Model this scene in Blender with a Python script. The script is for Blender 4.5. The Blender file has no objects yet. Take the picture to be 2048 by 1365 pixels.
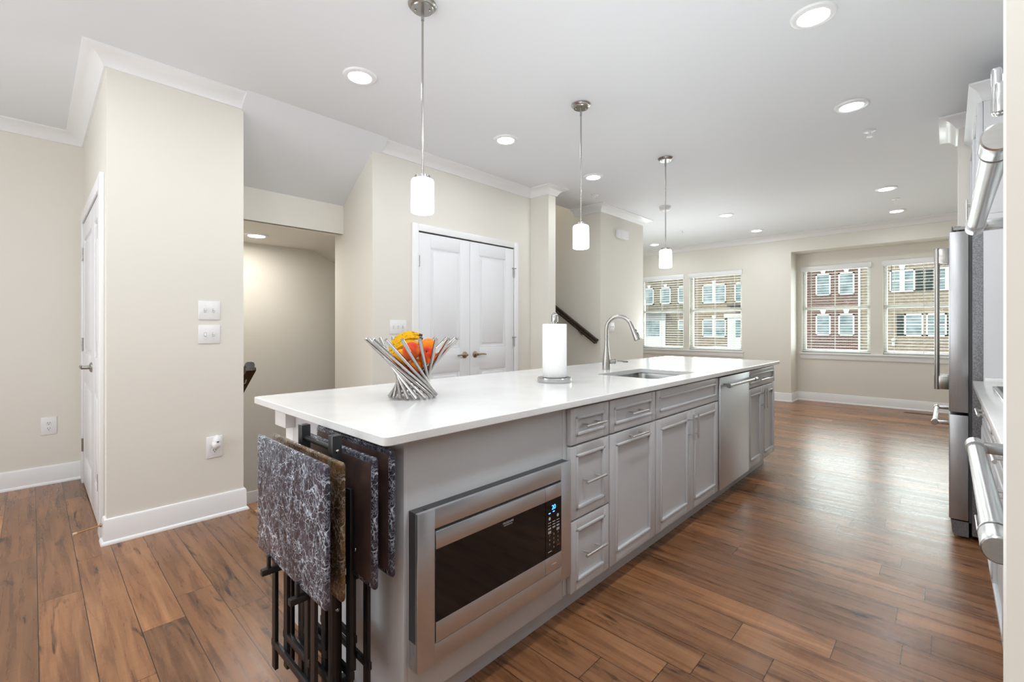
import bpy, bmesh, math, random
from mathutils import Vector, Matrix
random.seed(7)
S = bpy.context.scene
COL = S.collection
PI = math.pi

# ------------------------------------------------------------------ camera, world, light, exposure
cam = bpy.data.cameras.new('camera'); cam.sensor_width = 36.0
cam.lens = 914.52 / 2048 * 36.0
cam.shift_y = -0.0124
cam.clip_start = 0.02; cam.clip_end = 300
co = bpy.data.objects.new('camera', cam); COL.objects.link(co)
co.location = (0, 0, 1.2044)
co.rotation_euler = (PI / 2, 0, 0.7616 - PI / 2)
S.camera = co
S.view_settings.view_transform = 'Standard'
S.view_settings.look = 'None'
S.view_settings.gamma = 1.0
S.view_settings.use_curve_mapping = False
S.view_settings.exposure = -0.06
S.cycles.use_denoising = True
S.cycles.max_bounces = 10
S.cycles.diffuse_bounces = 5
S.cycles.glossy_bounces = 4
S.cycles.transparent_max_bounces = 12
S.cycles.sample_clamp_indirect = 6.0
S.cycles.caustics_reflective = False
S.cycles.caustics_refractive = False

W = bpy.data.worlds.new('sky'); S.world = W; W.use_nodes = True
bg = W.node_tree.nodes['Background']
bg.inputs[0].default_value = (0.86, 0.93, 1.0, 1); bg.inputs[1].default_value = 1.5

def area(name, loc, direction, sx, sy, power, color=(1, 1, 1)):
    l = bpy.data.lights.new(name, 'AREA'); l.shape = 'RECTANGLE'; l.size = sx; l.size_y = sy
    l.energy = power; l.color = color
    o = bpy.data.objects.new(name, l); COL.objects.link(o); o.location = loc
    o.rotation_euler = Vector(direction).to_track_quat('-Z', 'Y').to_euler()
    return o

sun = bpy.data.lights.new('sun', 'SUN'); sun.energy = 2.2; sun.angle = 0.02; sun.color = (1, 0.95, 0.86)
so = bpy.data.objects.new('sun', sun); COL.objects.link(so)
so.rotation_euler = Vector((0.75, -0.35, -0.6)).to_track_quat('-Z', 'Y').to_euler()
# daylight through the four windows seen, then added fill lamps with no fixture
area('daylight_left_windows', (9.0, 3.55, 1.5), (-1, 0, 0.3), 1.9, 1.4, 78, (0.92, 0.97, 1))
area('daylight_bay_windows', (9.4, 0.8, 1.5), (-1, 0, 0.3), 1.9, 1.4, 78, (0.92, 0.97, 1))
area('dining_fill', (-2.3, 2.7, 1.45), (1, -0.2, 0.22), 2.4, 2.0, 60, (0.92, 0.965, 1.0))  # added fill from the unseen dining end, no window modelled there
area('ceiling_bounce_fill', (-1.2, 0.4, 1.7), (0.25, 0.3, 1), 0.8, 0.8, 35, (0.92, 0.965, 1.0))  # added upward fill behind the camera, brightens the ceiling
area('front_fill', (-0.45, -0.5, 2.2), (1, 0.7, -0.2), 1.1, 1.1, 8, (0.93, 0.97, 1.0))  # added fill from the camera side for the island front and end
area('living_bounce_fill', (6.4, 2.9, 0.9), (0.2, -0.3, 1), 0.9, 0.9, 22, (0.93, 0.97, 1.0))  # added upward fill for the far ceiling and window wall
area('aisle_bounce_fill', (1.5, 0.42, 0.88), (0, 0, 1), 1.1, 0.5, 17, (0.93, 0.97, 1.0))  # added upward lamp, its ceiling bounce brightens the cabinet fronts
# the ceiling downlights of the same rows that lie above and behind the photographer
for dx, dy, dp in ((1.374, 0.478, 13), (0.12, 0.478, 7), (0.12, 2.59, 5), (-1.15, 0.478, 5), (-1.15, 2.59, 12)):
    area('downlight_lamp', (dx, dy, 2.72), (0, 0, -1), 0.14, 0.14, dp, (0.94, 0.97, 1.0))

pl = bpy.data.lights.new('stair_void_fill', 'POINT'); pl.energy = 14; pl.shadow_soft_size = 0.12; pl.color = (1, 0.95, 0.88)  # added fill lamp, lifts the otherwise black void above the stairs
po = bpy.data.objects.new('stair_void_fill', pl); COL.objects.link(po); po.location = (4.35, 4.4, 4.1)

# ------------------------------------------------------------------ materials
MATS = {}
def newmat(name):
    m = bpy.data.materials.new(name); m.use_nodes = True
    MATS[name] = m
    return m, m.node_tree, m.node_tree.nodes['Principled BSDF']

def lk(nt, a, b): nt.links.new(a, b)

def coords(nt, scale=(1, 1, 1), rot=(0, 0, 0)):
    tc = nt.nodes.new('ShaderNodeTexCoord'); mp = nt.nodes.new('ShaderNodeMapping')
    mp.inputs['Scale'].default_value = scale; mp.inputs['Rotation'].default_value = rot
    lk(nt, tc.outputs['Object'], mp.inputs['Vector'])
    return mp.outputs['Vector']

def noise(nt, vec, scale, detail=3, rough=0.5, dist=0):
    n = nt.nodes.new('ShaderNodeTexNoise'); n.inputs['Scale'].default_value = scale
    n.inputs['Detail'].default_value = detail; n.inputs['Roughness'].default_value = rough
    n.inputs['Distortion'].default_value = dist
    if vec is not None: lk(nt, vec, n.inputs['Vector'])
    return n

def ramp(nt, fac, stops, interp='LINEAR'):
    r = nt.nodes.new('ShaderNodeValToRGB'); r.color_ramp.interpolation = interp
    e = r.color_ramp.elements
    while len(e) < len(stops): e.new(0.5)
    for el, (p, c) in zip(e, stops):
        el.position = p; el.color = (c[0], c[1], c[2], 1)
    lk(nt, fac, r.inputs[0])
    return r.outputs[0]

def mixc(nt, a, b, fac, mode='MIX'):
    m = nt.nodes.new('ShaderNodeMix'); m.data_type = 'RGBA'; m.blend_type = mode
    for v, i in ((fac, 0), (a, 6), (b, 7)):
        if hasattr(v, 'is_output'): lk(nt, v, m.inputs[i])
        else: m.inputs[i].default_value = v if i == 0 else (v[0], v[1], v[2], 1)
    return m.outputs[2]

def math_(nt, op, a, b=None):
    m = nt.nodes.new('ShaderNodeMath'); m.operation = op
    for i, v in enumerate((a, b)):
        if v is None: continue
        if hasattr(v, 'is_output'): lk(nt, v, m.inputs[i])
        else: m.inputs[i].default_value = v
    return m.outputs[0]

def bump(nt, p, height, strength=0.1, dist=0.01):
    b = nt.nodes.new('ShaderNodeBump'); b.inputs['Strength'].default_value = strength
    b.inputs['Distance'].default_value = dist
    lk(nt, height, b.inputs['Height']); lk(nt, b.outputs[0], p.inputs['Normal'])

def paint(name, c, rough=0.5, var=0.03, scale=3.0, bumpy=0.02, metal=0.0, spec=0.5):
    m, nt, p = newmat(name)
    v = coords(nt)
    n = noise(nt, v, scale, 3)
    lo = tuple(x * (1 - var) for x in c); hi = tuple(min(1, x * (1 + var)) for x in c)
    lk(nt, ramp(nt, n.outputs[0], [(0.3, lo), (0.7, hi)]), p.inputs['Base Color'])
    p.inputs['Roughness'].default_value = rough; p.inputs['Metallic'].default_value = metal
    p.inputs['Specular IOR Level'].default_value = spec
    if bumpy:
        b = noise(nt, v, 220, 2); bump(nt, p, b.outputs[0], bumpy, 0.002)
    return m

def metal(name, c, rough, stretch=(1, 1, 60), var=0.06, bstr=0.03, aniso=0.0):
    m, nt, p = newmat(name)
    v = coords(nt, stretch)
    n = noise(nt, v, 14, 4)
    lo = tuple(x * (1 - var) for x in c); hi = tuple(min(1, x * (1 + var)) for x in c)
    lk(nt, ramp(nt, n.outputs[0], [(0.3, lo), (0.7, hi)]), p.inputs['Base Color'])
    p.inputs['Metallic'].default_value = 1.0; p.inputs['Roughness'].default_value = rough
    p.inputs['Anisotropic'].default_value = aniso
    if bstr: bump(nt, p, n.outputs[0], bstr, 0.001)
    return m

def emit(name, c, s):
    m, nt, p = newmat(name)
    p.inputs['Base Color'].default_value = (c[0], c[1], c[2], 1)
    p.inputs['Emission Color'].default_value = (c[0], c[1], c[2], 1)
    p.inputs['Emission Strength'].default_value = s
    return m

M_wall = paint('cream_wall_paint', (0.755, 0.73, 0.665), 0.6, 0.012, 1.2, 0.03, 0, 0.3)
M_ceil = paint('ceiling_paint', (0.785, 0.81, 0.835), 0.7, 0.01, 1.0, 0.02, 0, 0.3)
M_trim = paint('white_trim_paint', (0.84, 0.845, 0.85), 0.32, 0.01, 2.0, 0.0)
M_door = paint('white_door_paint', (0.80, 0.81, 0.83), 0.38, 0.012, 2.0, 0.03)
M_cab = paint('grey_cabinet_paint', (0.62, 0.625, 0.64), 0.36, 0.02, 4.0, 0.02)
M_cabl = paint('grey_end_panel_paint', (0.60, 0.605, 0.63), 0.4, 0.02, 4.0, 0.02)
M_plast = paint('white_plastic', (0.82, 0.82, 0.82), 0.3, 0.01, 4.0, 0.0)
M_slot = paint('dark_slot', (0.03, 0.03, 0.032), 0.5, 0.1, 5, 0)
M_steel = metal('brushed_stainless', (0.50, 0.50, 0.50), 0.26, (2, 2, 90))
M_steeld = metal('dishwasher_stainless', (0.76, 0.79, 0.83), 0.44, (60, 60, 1), 0.05, 0.015)
M_steelh = metal('brushed_stainless_sheet', (0.73, 0.76, 0.80), 0.36, (1, 1, 70), 0.05, 0.015)
M_pull = metal('satin_nickel_pull', (0.74, 0.73, 0.72), 0.3, (1, 1, 40), 0.04, 0.0)
M_steelv = metal('fridge_stainless', (0.44, 0.445, 0.455), 0.37, (60, 60, 1), 0.08, 0.02)
M_chrome = metal('polished_steel', (0.47, 0.455, 0.44), 0.14, (1, 1, 1), 0.02, 0.0)
M_nickel = metal('brushed_nickel', (0.42, 0.405, 0.38), 0.26, (1, 1, 40), 0.04, 0.0)
M_brass = metal('antique_brass', (0.38, 0.31, 0.20), 0.3, (1, 1, 1), 0.1, 0.0)
M_dkmet = metal('dark_bracket_metal', (0.19, 0.185, 0.18), 0.4, (1, 1, 20), 0.05, 0.0)
M_sink = metal('sink_steel', (0.45, 0.45, 0.44), 0.3, (40, 1, 1), 0.06, 0.02)
M_blk = paint('black_enamel', (0.012, 0.013, 0.015), 0.35, 0.2, 6, 0.02)
M_blkglass = paint('black_glass', (0.008, 0.008, 0.009), 0.06, 0.1, 6, 0.0)
M_gask = paint('dark_gasket', (0.05, 0.05, 0.052), 0.5, 0.1, 6, 0.0)
M_fridgeside = None
def _fs():
    m, nt, p = newmat('textured_fridge_side')
    v = coords(nt); n = noise(nt, v, 190, 3, 0.6)
    lk(nt, ramp(nt, n.outputs[0], [(0.35, (0.11, 0.112, 0.118)), (0.7, (0.27, 0.27, 0.28))]), p.inputs['Base Color'])
    p.inputs['Roughness'].default_value = 0.42; p.inputs['Metallic'].default_value = 0.35
    bump(nt, p, n.outputs[0], 0.35, 0.002)
    return m
M_fridgeside = _fs()
M_rail = paint('dark_walnut_rail', (0.028, 0.017, 0.011), 0.22, 0.3, 30, 0.0)
M_paper = paint('paper_towel', (0.86, 0.86, 0.855), 0.9, 0.01, 60, 0.25)
M_led = emit('led_diffuser', (0.94, 0.97, 1.0), 128.0)
M_leds = emit('stair_led_diffuser', (1.0, 0.95, 0.88), 200.0)
M_shade = emit('glowing_glass_shade', (0.97, 0.985, 1.0), 17.0)
M_blue = emit('blue_display_digits', (0.05, 0.28, 1.0), 6.0)
M_text = paint('printed_label', (0.62, 0.62, 0.62), 0.5, 0.02, 5, 0.0)
M_red = paint('red_printed_label', (0.35, 0.05, 0.04), 0.5, 0.02, 5, 0.0)
M_cord = paint('blind_cord', (0.75, 0.74, 0.70), 0.7, 0.02, 5, 0.0)
M_slat = paint('blind_slat', (0.80, 0.79, 0.76), 0.45, 0.02, 5, 0.0)
M_wand = paint('blind_wand', (0.14, 0.13, 0.10), 0.4, 0.1, 5, 0.0)
M_sash = paint('window_vinyl', (0.80, 0.80, 0.74), 0.4, 0.02, 5, 0.0)
M_carpet = paint('beige_stair_carpet', (0.42, 0.37, 0.31), 0.95, 0.1, 60, 0.4)
M_copper = paint('copper_doorstop', (0.45, 0.23, 0.11), 0.35, 0.05, 5, 0, 0.6)
M_rubber = paint('tan_rubber', (0.62, 0.45, 0.30), 0.7, 0.05, 5, 0)
M_asph = paint('asphalt', (0.22, 0.22, 0.22), 0.9, 0.15, 4, 0)
M_carpaint = paint('white_car_paint', (0.8, 0.8, 0.8), 0.25, 0.01, 4, 0)
M_extwhite = paint('white_exterior_trim', (0.80, 0.79, 0.76), 0.6, 0.02, 4, 0)
M_shut = paint('dark_green_shutter', (0.045, 0.065, 0.06), 0.6, 0.05, 4, 0)
M_vent = paint('brown_vent', (0.13, 0.085, 0.055), 0.4, 0.1, 4, 0)

def _glass():
    m, nt, p = newmat('window_glass')
    nt.nodes.remove(p)
    tr = nt.nodes.new('ShaderNodeBsdfTransparent'); gl = nt.nodes.new('ShaderNodeBsdfGlossy')
    tr.inputs[0].default_value = (0.95, 0.985, 0.96, 1)
    gl.inputs['Roughness'].default_value = 0.02
    lw = nt.nodes.new('ShaderNodeLayerWeight'); lw.inputs[0].default_value = 0.12
    mx = nt.nodes.new('ShaderNodeMixShader')
    lk(nt, lw.outputs['Fresnel'], mx.inputs[0]); lk(nt, tr.outputs[0], mx.inputs[1]); lk(nt, gl.outputs[0], mx.inputs[2])
    lk(nt, mx.outputs[0], nt.nodes['Material Output'].inputs[0])
    return m
M_glass = _glass()

def _extglass():
    m, nt, p = newmat('house_window_glass')
    v = coords(nt, (1, 1, 1)); n = noise(nt, v, 1.3, 3)
    lk(nt, ramp(nt, n.outputs[0], [(0.35, (0.17, 0.24, 0.26)), (0.7, (0.42, 0.50, 0.52))]), p.inputs['Base Color'])
    p.inputs['Roughness'].default_value = 0.1
    return m
M_extglass = _extglass()

def brick(name, c1, c2, mortar, scale=1.0):
    m, nt, p = newmat(name)
    tc = nt.nodes.new('ShaderNodeTexCoord'); sx = nt.nodes.new('ShaderNodeSeparateXYZ'); cx = nt.nodes.new('ShaderNodeCombineXYZ')
    lk(nt, tc.outputs['Object'], sx.inputs[0]); lk(nt, sx.outputs['Y'], cx.inputs['X']); lk(nt, sx.outputs['Z'], cx.inputs['Y'])
    b = nt.nodes.new('ShaderNodeTexBrick'); b.inputs['Scale'].default_value = scale
    b.inputs['Brick Width'].default_value = 0.24; b.inputs['Row Height'].default_value = 0.08
    b.inputs['Mortar Size'].default_value = 0.012
    b.inputs['Color1'].default_value = (*c1, 1); b.inputs['Color2'].default_value = (*c2, 1); b.inputs['Mortar'].default_value = (*mortar, 1)
    lk(nt, cx.outputs[0], b.inputs['Vector'])
    n = noise(nt, cx.outputs[0], 5, 4)
    lk(nt, mixc(nt, b.outputs['Color'], ramp(nt, n.outputs[0], [(0.3, (0.7, 0.7, 0.7)), (0.7, (1.2, 1.2, 1.2))]), 0.6, 'MULTIPLY'), p.inputs['Base Color'])
    p.inputs['Roughness'].default_value = 0.85
    return m
M_bricktan = brick('tan_brick', (0.36, 0.275, 0.185), (0.26, 0.195, 0.135), (0.40, 0.33, 0.26))
M_bricktaupe = brick('taupe_brick', (0.27, 0.22, 0.155), (0.20, 0.165, 0.12), (0.31, 0.27, 0.21))
M_brickred = brick('red_brick', (0.19, 0.080, 0.058), (0.14, 0.06, 0.046), (0.34, 0.27, 0.23))
M_brickbuff = brick('buff_stone', (0.41, 0.33, 0.235), (0.32, 0.25, 0.185), (0.44, 0.37, 0.29), 0.8)

def _floor():
    m, nt, p = newmat('wood_plank_floor')
    tc = nt.nodes.new('ShaderNodeTexCoord'); sp = nt.nodes.new('ShaderNodeSeparateXYZ')
    lk(nt, tc.outputs['Object'], sp.inputs[0])
    # plank index across X, per-plank random
    PW, PL = 0.142, 1.25
    col = math_(nt, 'FLOOR', math_(nt, 'DIVIDE', math_(nt, 'ADD', sp.outputs['X'], 10.066), PW))
    wn = nt.nodes.new('ShaderNodeTexWhiteNoise'); wn.noise_dimensions = '1D'; lk(nt, col, wn.inputs['W'])
    ysh = math_(nt, 'ADD', math_(nt, 'DIVIDE', math_(nt, 'ADD', sp.outputs['Y'], 10.0), PL), math_(nt, 'MULTIPLY', wn.outputs[0], 5.3))
    row = math_(nt, 'FLOOR', ysh)
    idv = nt.nodes.new('ShaderNodeCombineXYZ'); lk(nt, col, idv.inputs[0]); lk(nt, row, idv.inputs[1])
    wid = nt.nodes.new('ShaderNodeTexWhiteNoise'); wid.noise_dimensions = '3D'; lk(nt, idv.outputs[0], wid.inputs['Vector'])
    # grain coords offset per plank
    off = nt.nodes.new('ShaderNodeVectorMath'); off.operation = 'SCALE'; off.inputs['Scale'].default_value = 37.0
    lk(nt, wid.outputs['Color'], off.inputs[0])
    add = nt.nodes.new('ShaderNodeVectorMath'); add.operation = 'ADD'
    lk(nt, tc.outputs['Object'], add.inputs[0]); lk(nt, off.outputs[0], add.inputs[1])
    def mapped(sx, sy):
        mp = nt.nodes.new('ShaderNodeMapping'); mp.inputs['Scale'].default_value = (sx, sy, 1)
        lk(nt, add.outputs[0], mp.inputs['Vector']); return mp.outputs[0]
    g1 = noise(nt, mapped(26, 1.6), 1.0, 6, 0.62, 0.6)
    g2 = noise(nt, mapped(120, 4), 1.0, 3, 0.6)
    g3 = noise(nt, mapped(7, 1.1), 1.0, 3, 0.55, 0.8)
    saw = noise(nt, mapped(3, 95), 1.0, 2, 0.5)
    kn = noise(nt, mapped(13, 2.2), 1.0, 4, 0.6, 1.4)
    base = ramp(nt, g1.outputs[0], [(0.25, (0.145, 0.062, 0.028)), (0.48, (0.30, 0.138, 0.060)), (0.75, (0.46, 0.24, 0.115))])
    tone = ramp(nt, wid.outputs[0], [(0.0, (0.62, 0.62, 0.64)), (0.35, (0.86, 0.84, 0.83)), (0.7, (1.02, 1.0, 0.98)), (1.0, (1.42, 1.32, 1.2))])
    c = mixc(nt, base, tone, 1.0, 'MULTIPLY')
    c = mixc(nt, c, ramp(nt, g3.outputs[0], [(0.3, (0.72, 0.70, 0.70)), (0.65, (1.12, 1.1, 1.08))]), 0.8, 'MULTIPLY')
    c = mixc(nt, c, ramp(nt, g2.outputs[0], [(0.3, (0.8, 0.8, 0.8)), (0.7, (1.12, 1.12, 1.12))]), 0.7, 'MULTIPLY')
    c = mixc(nt, c, ramp(nt, saw.outputs[0], [(0.3, (0.85, 0.85, 0.85)), (0.7, (1.1, 1.1, 1.1))]), 0.5, 'MULTIPLY')
    kmask = ramp(nt, kn.outputs[0], [(0.60, (0, 0, 0)), (0.71, (1, 1, 1))])
    c = mixc(nt, c, (0.035, 0.018, 0.011), kmask, 'MIX')
    # seams
    fx = math_(nt, 'FRACT', math_(nt, 'DIVIDE', math_(nt, 'ADD', sp.outputs['X'], 10.066), PW))
    fy = math_(nt, 'FRACT', ysh)
    ex = math_(nt, 'MINIMUM', fx, math_(nt, 'SUBTRACT', 1.0, fx)); ex = math_(nt, 'MULTIPLY', ex, PW)
    ey = math_(nt, 'MINIMUM', fy, math_(nt, 'SUBTRACT', 1.0, fy)); ey = math_(nt, 'MULTIPLY', ey, PL)
    seam = math_(nt, 'LESS_THAN', math_(nt, 'MINIMUM', ex, ey), 0.0014)
    c = mixc(nt, c, (0.022, 0.012, 0.008), seam, 'MIX')
    lk(nt, c, p.inputs['Base Color'])
    lk(nt, ramp(nt, g1.outputs[0], [(0.3, (0.24, 0.24, 0.24)), (0.8, (0.36, 0.36, 0.36))]), p.inputs['Roughness'])
    hh = math_(nt, 'ADD', math_(nt, 'MULTIPLY', g2.outputs[0], 0.5), math_(nt, 'MULTIPLY', saw.outputs[0], 0.5))
    hh = math_(nt, 'SUBTRACT', hh, math_(nt, 'MULTIPLY', seam, 2.0))
    bump(nt, p, hh, 0.12, 0.002)
    return m
M_floor = _floor()

def _quartz():
    m, nt, p = newmat('white_quartz')
    v = coords(nt)
    vo = nt.nodes.new('ShaderNodeTexVoronoi'); vo.inputs['Scale'].default_value = 130; lk(nt, v, vo.inputs['Vector'])
    f = ramp(nt, vo.outputs['Distance'], [(0.0, (1, 1, 1)), (0.16, (1, 1, 1)), (0.2, (0, 0, 0))])
    n2 = noise(nt, v, 60, 2); sel = ramp(nt, n2.outputs[0], [(0.52, (0, 0, 0)), (0.6, (1, 1, 1))])
    fl = mixc(nt, f, sel, 1.0, 'MULTIPLY')
    n = noise(nt, v, 5, 4)
    base = ramp(nt, n.outputs[0], [(0.3, (0.76, 0.76, 0.75)), (0.7, (0.82, 0.82, 0.81))])
    c = mixc(nt, base, (0.42, 0.40, 0.38), math_(nt, 'MULTIPLY', fl, 0.55), 'MIX')
    lk(nt, c, p.inputs['Base Color']); p.inputs['Roughness'].default_value = 0.15
    return m
M_quartz = _quartz()

def marble(name, base1, base2, vein, amount):
    m, nt, p = newmat(name)
    v = coords(nt)
    nd = noise(nt, v, 9, 4, 0.6)
    ad = nt.nodes.new('ShaderNodeVectorMath'); ad.operation = 'MULTIPLY_ADD'
    lk(nt, nd.outputs['Color'], ad.inputs[0]); ad.inputs[1].default_value = (0.16, 0.16, 0.16); lk(nt, v, ad.inputs[2])
    masks = []
    for sc, wdt in ((14, 0.022), (33, 0.032), (75, 0.045)):
        vo = nt.nodes.new('ShaderNodeTexVoronoi'); vo.feature = 'DISTANCE_TO_EDGE'; vo.inputs['Scale'].default_value = sc
        lk(nt, ad.outputs[0], vo.inputs['Vector'])
        e = ramp(nt, vo.outputs['Distance'], [(0.0, (1, 1, 1)), (wdt, (0.22, 0.22, 0.22)), (wdt * 2.0, (0, 0, 0))])
        nn = noise(nt, v, sc * 0.55, 3, 0.6); k = ramp(nt, nn.outputs[0], [(0.40, (0, 0, 0)), (0.64, (1, 1, 1))])
        masks.append(mixc(nt, e, k, 1.0, 'MULTIPLY'))
    mm = mixc(nt, masks[0], masks[1], 1.0, 'ADD'); mm = mixc(nt, mm, masks[2], 0.7, 'ADD')
    nb = noise(nt, v, 13, 4)
    bcol = ramp(nt, nb.outputs[0], [(0.35, base1), (0.68, base2)])
    c = mixc(nt, bcol, vein, math_(nt, 'MULTIPLY', mm, amount), 'MIX')
    lk(nt, c, p.inputs['Base Color']); p.inputs['Roughness'].default_value = 0.22
    return m
M_marble = marble('black_marble_laminate', (0.016, 0.015, 0.024), (0.060, 0.052, 0.075), (0.66, 0.76, 0.88), 1.0)
M_marbleb = marble('brown_marble_laminate', (0.03, 0.02, 0.012), (0.16, 0.085, 0.03), (0.55, 0.50, 0.45), 0.8)

def _under():
    m, nt, p = newmat('tray_underside')
    v = coords(nt); n = noise(nt, v, 16, 4, 0.6)
    lk(nt, ramp(nt, n.outputs[0], [(0.3, (0.05, 0.035, 0.035)), (0.7, (0.13, 0.075, 0.06))]), p.inputs['Base Color'])
    p.inputs['Roughness'].default_value = 0.4
    return m
M_under = _under()

def fruitmat(name, c1, c2, c3, scale=14, spots=None):
    m, nt, p = newmat(name)
    v = coords(nt); n = noise(nt, v, scale, 3, 0.55, 0.4)
    c = ramp(nt, n.outputs[0], [(0.32, c1), (0.5, c2), (0.68, c3)])
    if spots:
        n2 = noise(nt, v, 110, 3); k = ramp(nt, n2.outputs[0], [(0.60, (0, 0, 0)), (0.66, (1, 1, 1))])
        n3 = noise(nt, v, 28, 2); k = mixc(nt, k, ramp(nt, n3.outputs[0], [(0.4, (0, 0, 0)), (0.6, (1, 1, 1))]), 1.0, 'MULTIPLY')
        c = mixc(nt, c, spots, k, 'MIX')
    lk(nt, c, p.inputs['Base Color']); p.inputs['Roughness'].default_value = 0.5; p.inputs['Specular IOR Level'].default_value = 0.18
    return m
M_ban = fruitmat('ripe_banana_skin', (0.60, 0.30, 0.004), (0.70, 0.40, 0.004), (0.76, 0.50, 0.006), 10, (0.09, 0.035, 0.01))
M_bant = paint('banana_tip', (0.07, 0.04, 0.015), 0.7, 0.2, 30, 0)
M_mango = fruitmat('yellow_mango_skin', (0.72, 0.25, 0.004), (0.74, 0.32, 0.005), (0.76, 0.39, 0.008), 10)
M_peach = fruitmat('red_mango_skin', (0.58, 0.022, 0.010), (0.66, 0.07, 0.02), (0.74, 0.20, 0.035), 18)
M_orange = fruitmat('orange_peach_skin', (0.74, 0.15, 0.006), (0.76, 0.22, 0.008), (0.72, 0.10, 0.008), 14)
M_apple = fruitmat('red_apple_skin', (0.50, 0.012, 0.006), (0.62, 0.045, 0.008), (0.76, 0.26, 0.02), 20)
M_redap = fruitmat('deep_red_apple_skin', (0.40, 0.008, 0.006), (0.52, 0.016, 0.008), (0.64, 0.08, 0.012), 20)
M_stem = paint('fruit_stem', (0.11, 0.06, 0.025), 0.7, 0.2, 30, 0)

# ------------------------------------------------------------------ mesh helpers
class MB:
    def __init__(s): s.bm = bmesh.new()
    def _merge(s, t):
        me = bpy.data.meshes.new('t'); t.to_mesh(me); t.free(); s.bm.from_mesh(me); bpy.data.meshes.remove(me)
    def box(s, x0, x1, y0, y1, z0, z1, bev=0.0, seg=2):
        t = bmesh.new(); bmesh.ops.create_cube(t, size=1.0)
        a = Vector((min(x0, x1), min(y0, y1), min(z0, z1))); b = Vector((max(x0, x1), max(y0, y1), max(z0, z1)))
        for v in t.verts: v.co = Vector((a[i] + (v.co[i] + 0.5) * (b[i] - a[i]) for i in range(3)))
        bev = min(bev, 0.49 * min(b[i] - a[i] for i in range(3)))
        if bev > 0: bmesh.ops.bevel(t, geom=list(t.edges), offset=bev, segments=seg, profile=0.5, affect='EDGES')
        s._merge(t); return s
    def poly_prism(s, pts, axis, a0, a1):
        # pts: 2D polygon, extruded along axis from a0 to a1. axis 'x': pts=(y,z); 'y': (x,z); 'z': (x,y)
        def mk(p, a): return {'x': (a, p[0], p[1]), 'y': (p[0], a, p[1]), 'z': (p[0], p[1], a)}[axis]
        n = len(pts); lo = [s.bm.verts.new(mk(p, a0)) for p in pts]; hi = [s.bm.verts.new(mk(p, a1)) for p in pts]
        s.bm.faces.new(lo); s.bm.faces.new(list(reversed(hi)))
        for i in range(n): s.bm.faces.new((lo[i], hi[i], hi[(i + 1) % n], lo[(i + 1) % n]))
        return s
    def tube(s, path, r, seg=12, caps=True):
        path = [Vector(p) for p in path]; n = len(path)
        rs = r if isinstance(r, (list, tuple)) else [r] * n
        rings = []; ref = None
        for i, p in enumerate(path):
            d = (path[min(i + 1, n - 1)] - path[max(i - 1, 0)]).normalized()
            if ref is None:
                ref = Vector((0, 0, 1)) if abs(d.z) < 0.95 else Vector((1, 0, 0))
            u = (ref - d * ref.dot(d)).normalized(); w = d.cross(u); ref = u
            rings.append([s.bm.verts.new(p + (u * math.cos(2 * PI * k / seg) + w * math.sin(2 * PI * k / seg)) * rs[i]) for k in range(seg)])
        for i in range(n - 1):
            for k in range(seg):
                s.bm.faces.new((rings[i][k], rings[i][(k + 1) % seg], rings[i + 1][(k + 1) % seg], rings[i + 1][k]))
        if caps: s.bm.faces.new(list(reversed(rings[0]))); s.bm.faces.new(rings[-1])
        return s
    def lathe(s, prof, c, seg=32, axis='z'):
        # prof list of (radius, height along axis)
        def mk(r, h, a):
            x, y = r * math.cos(a), r * math.sin(a)
            v = {'z': (x, y, h), 'y': (x, h, y), 'x': (h, x, y)}[axis]
            return Vector(c) + Vector(v)
        rings = []
        for r, h in prof:
            if r < 1e-6: rings.append([s.bm.verts.new(mk(0, h, 0))])
            else: rings.append([s.bm.verts.new(mk(r, h, 2 * PI * k / seg)) for k in range(seg)])
        for A, B in zip(rings, rings[1:]):
            for k in range(seg):
                k2 = (k + 1) % seg
                if len(A) == 1 and len(B) == 1: continue
                if len(A) == 1: s.bm.faces.new((A[0], B[k], B[k2]))
                elif len(B) == 1: s.bm.faces.new((A[k], B[0], A[k2]))
                else: s.bm.faces.new((A[k], B[k], B[k2], A[k2]))
        if len(rings[0]) > 1: s.bm.faces.new(rings[0])
        if len(rings[-1]) > 1: s.bm.faces.new(rings[-1])
        return s
    def sweep(s, prof, path, side=1):
        # prof: (out, z) closed polygon; path: XY polyline; out goes to the right of travel (side=1)
        n = len(path); P = [Vector((p[0], p[1])) for p in path]
        rings = []
        for i in range(n):
            ds = []
            if i > 0: ds.append((P[i] - P[i - 1]).normalized())
            if i < n - 1: ds.append((P[i + 1] - P[i]).normalized())
            ns = [Vector((d.y, -d.x)) * side for d in ds]
            if len(ns) == 1: m = ns[0]
            else:
                m = (ns[0] + ns[1]).normalized(); m = m / max(0.2, m.dot(ns[0]))
            rings.append([s.bm.verts.new((P[i].x + m.x * o, P[i].y + m.y * o, z)) for o, z in prof])
        k = len(prof)
        for A, B in zip(rings, rings[1:]):
            for j in range(k): s.bm.faces.new((A[j], A[(j + 1) % k], B[(j + 1) % k], B[j]))
        s.bm.faces.new(rings[0]); s.bm.faces.new(list(reversed(rings[-1])))
        return s
    def ball(s, c, r, sq=(1, 1, 1), seg=24, rot=None):
        t = bmesh.new(); bmesh.ops.create_uvsphere(t, u_segments=seg, v_segments=seg // 2, radius=r)
        for v in t.verts:
            q = Vector((v.co.x * sq[0], v.co.y * sq[1], v.co.z * sq[2]))
            if rot is not None: q = rot @ q
            v.co = q + Vector(c)
        s._merge(t); return s
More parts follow.
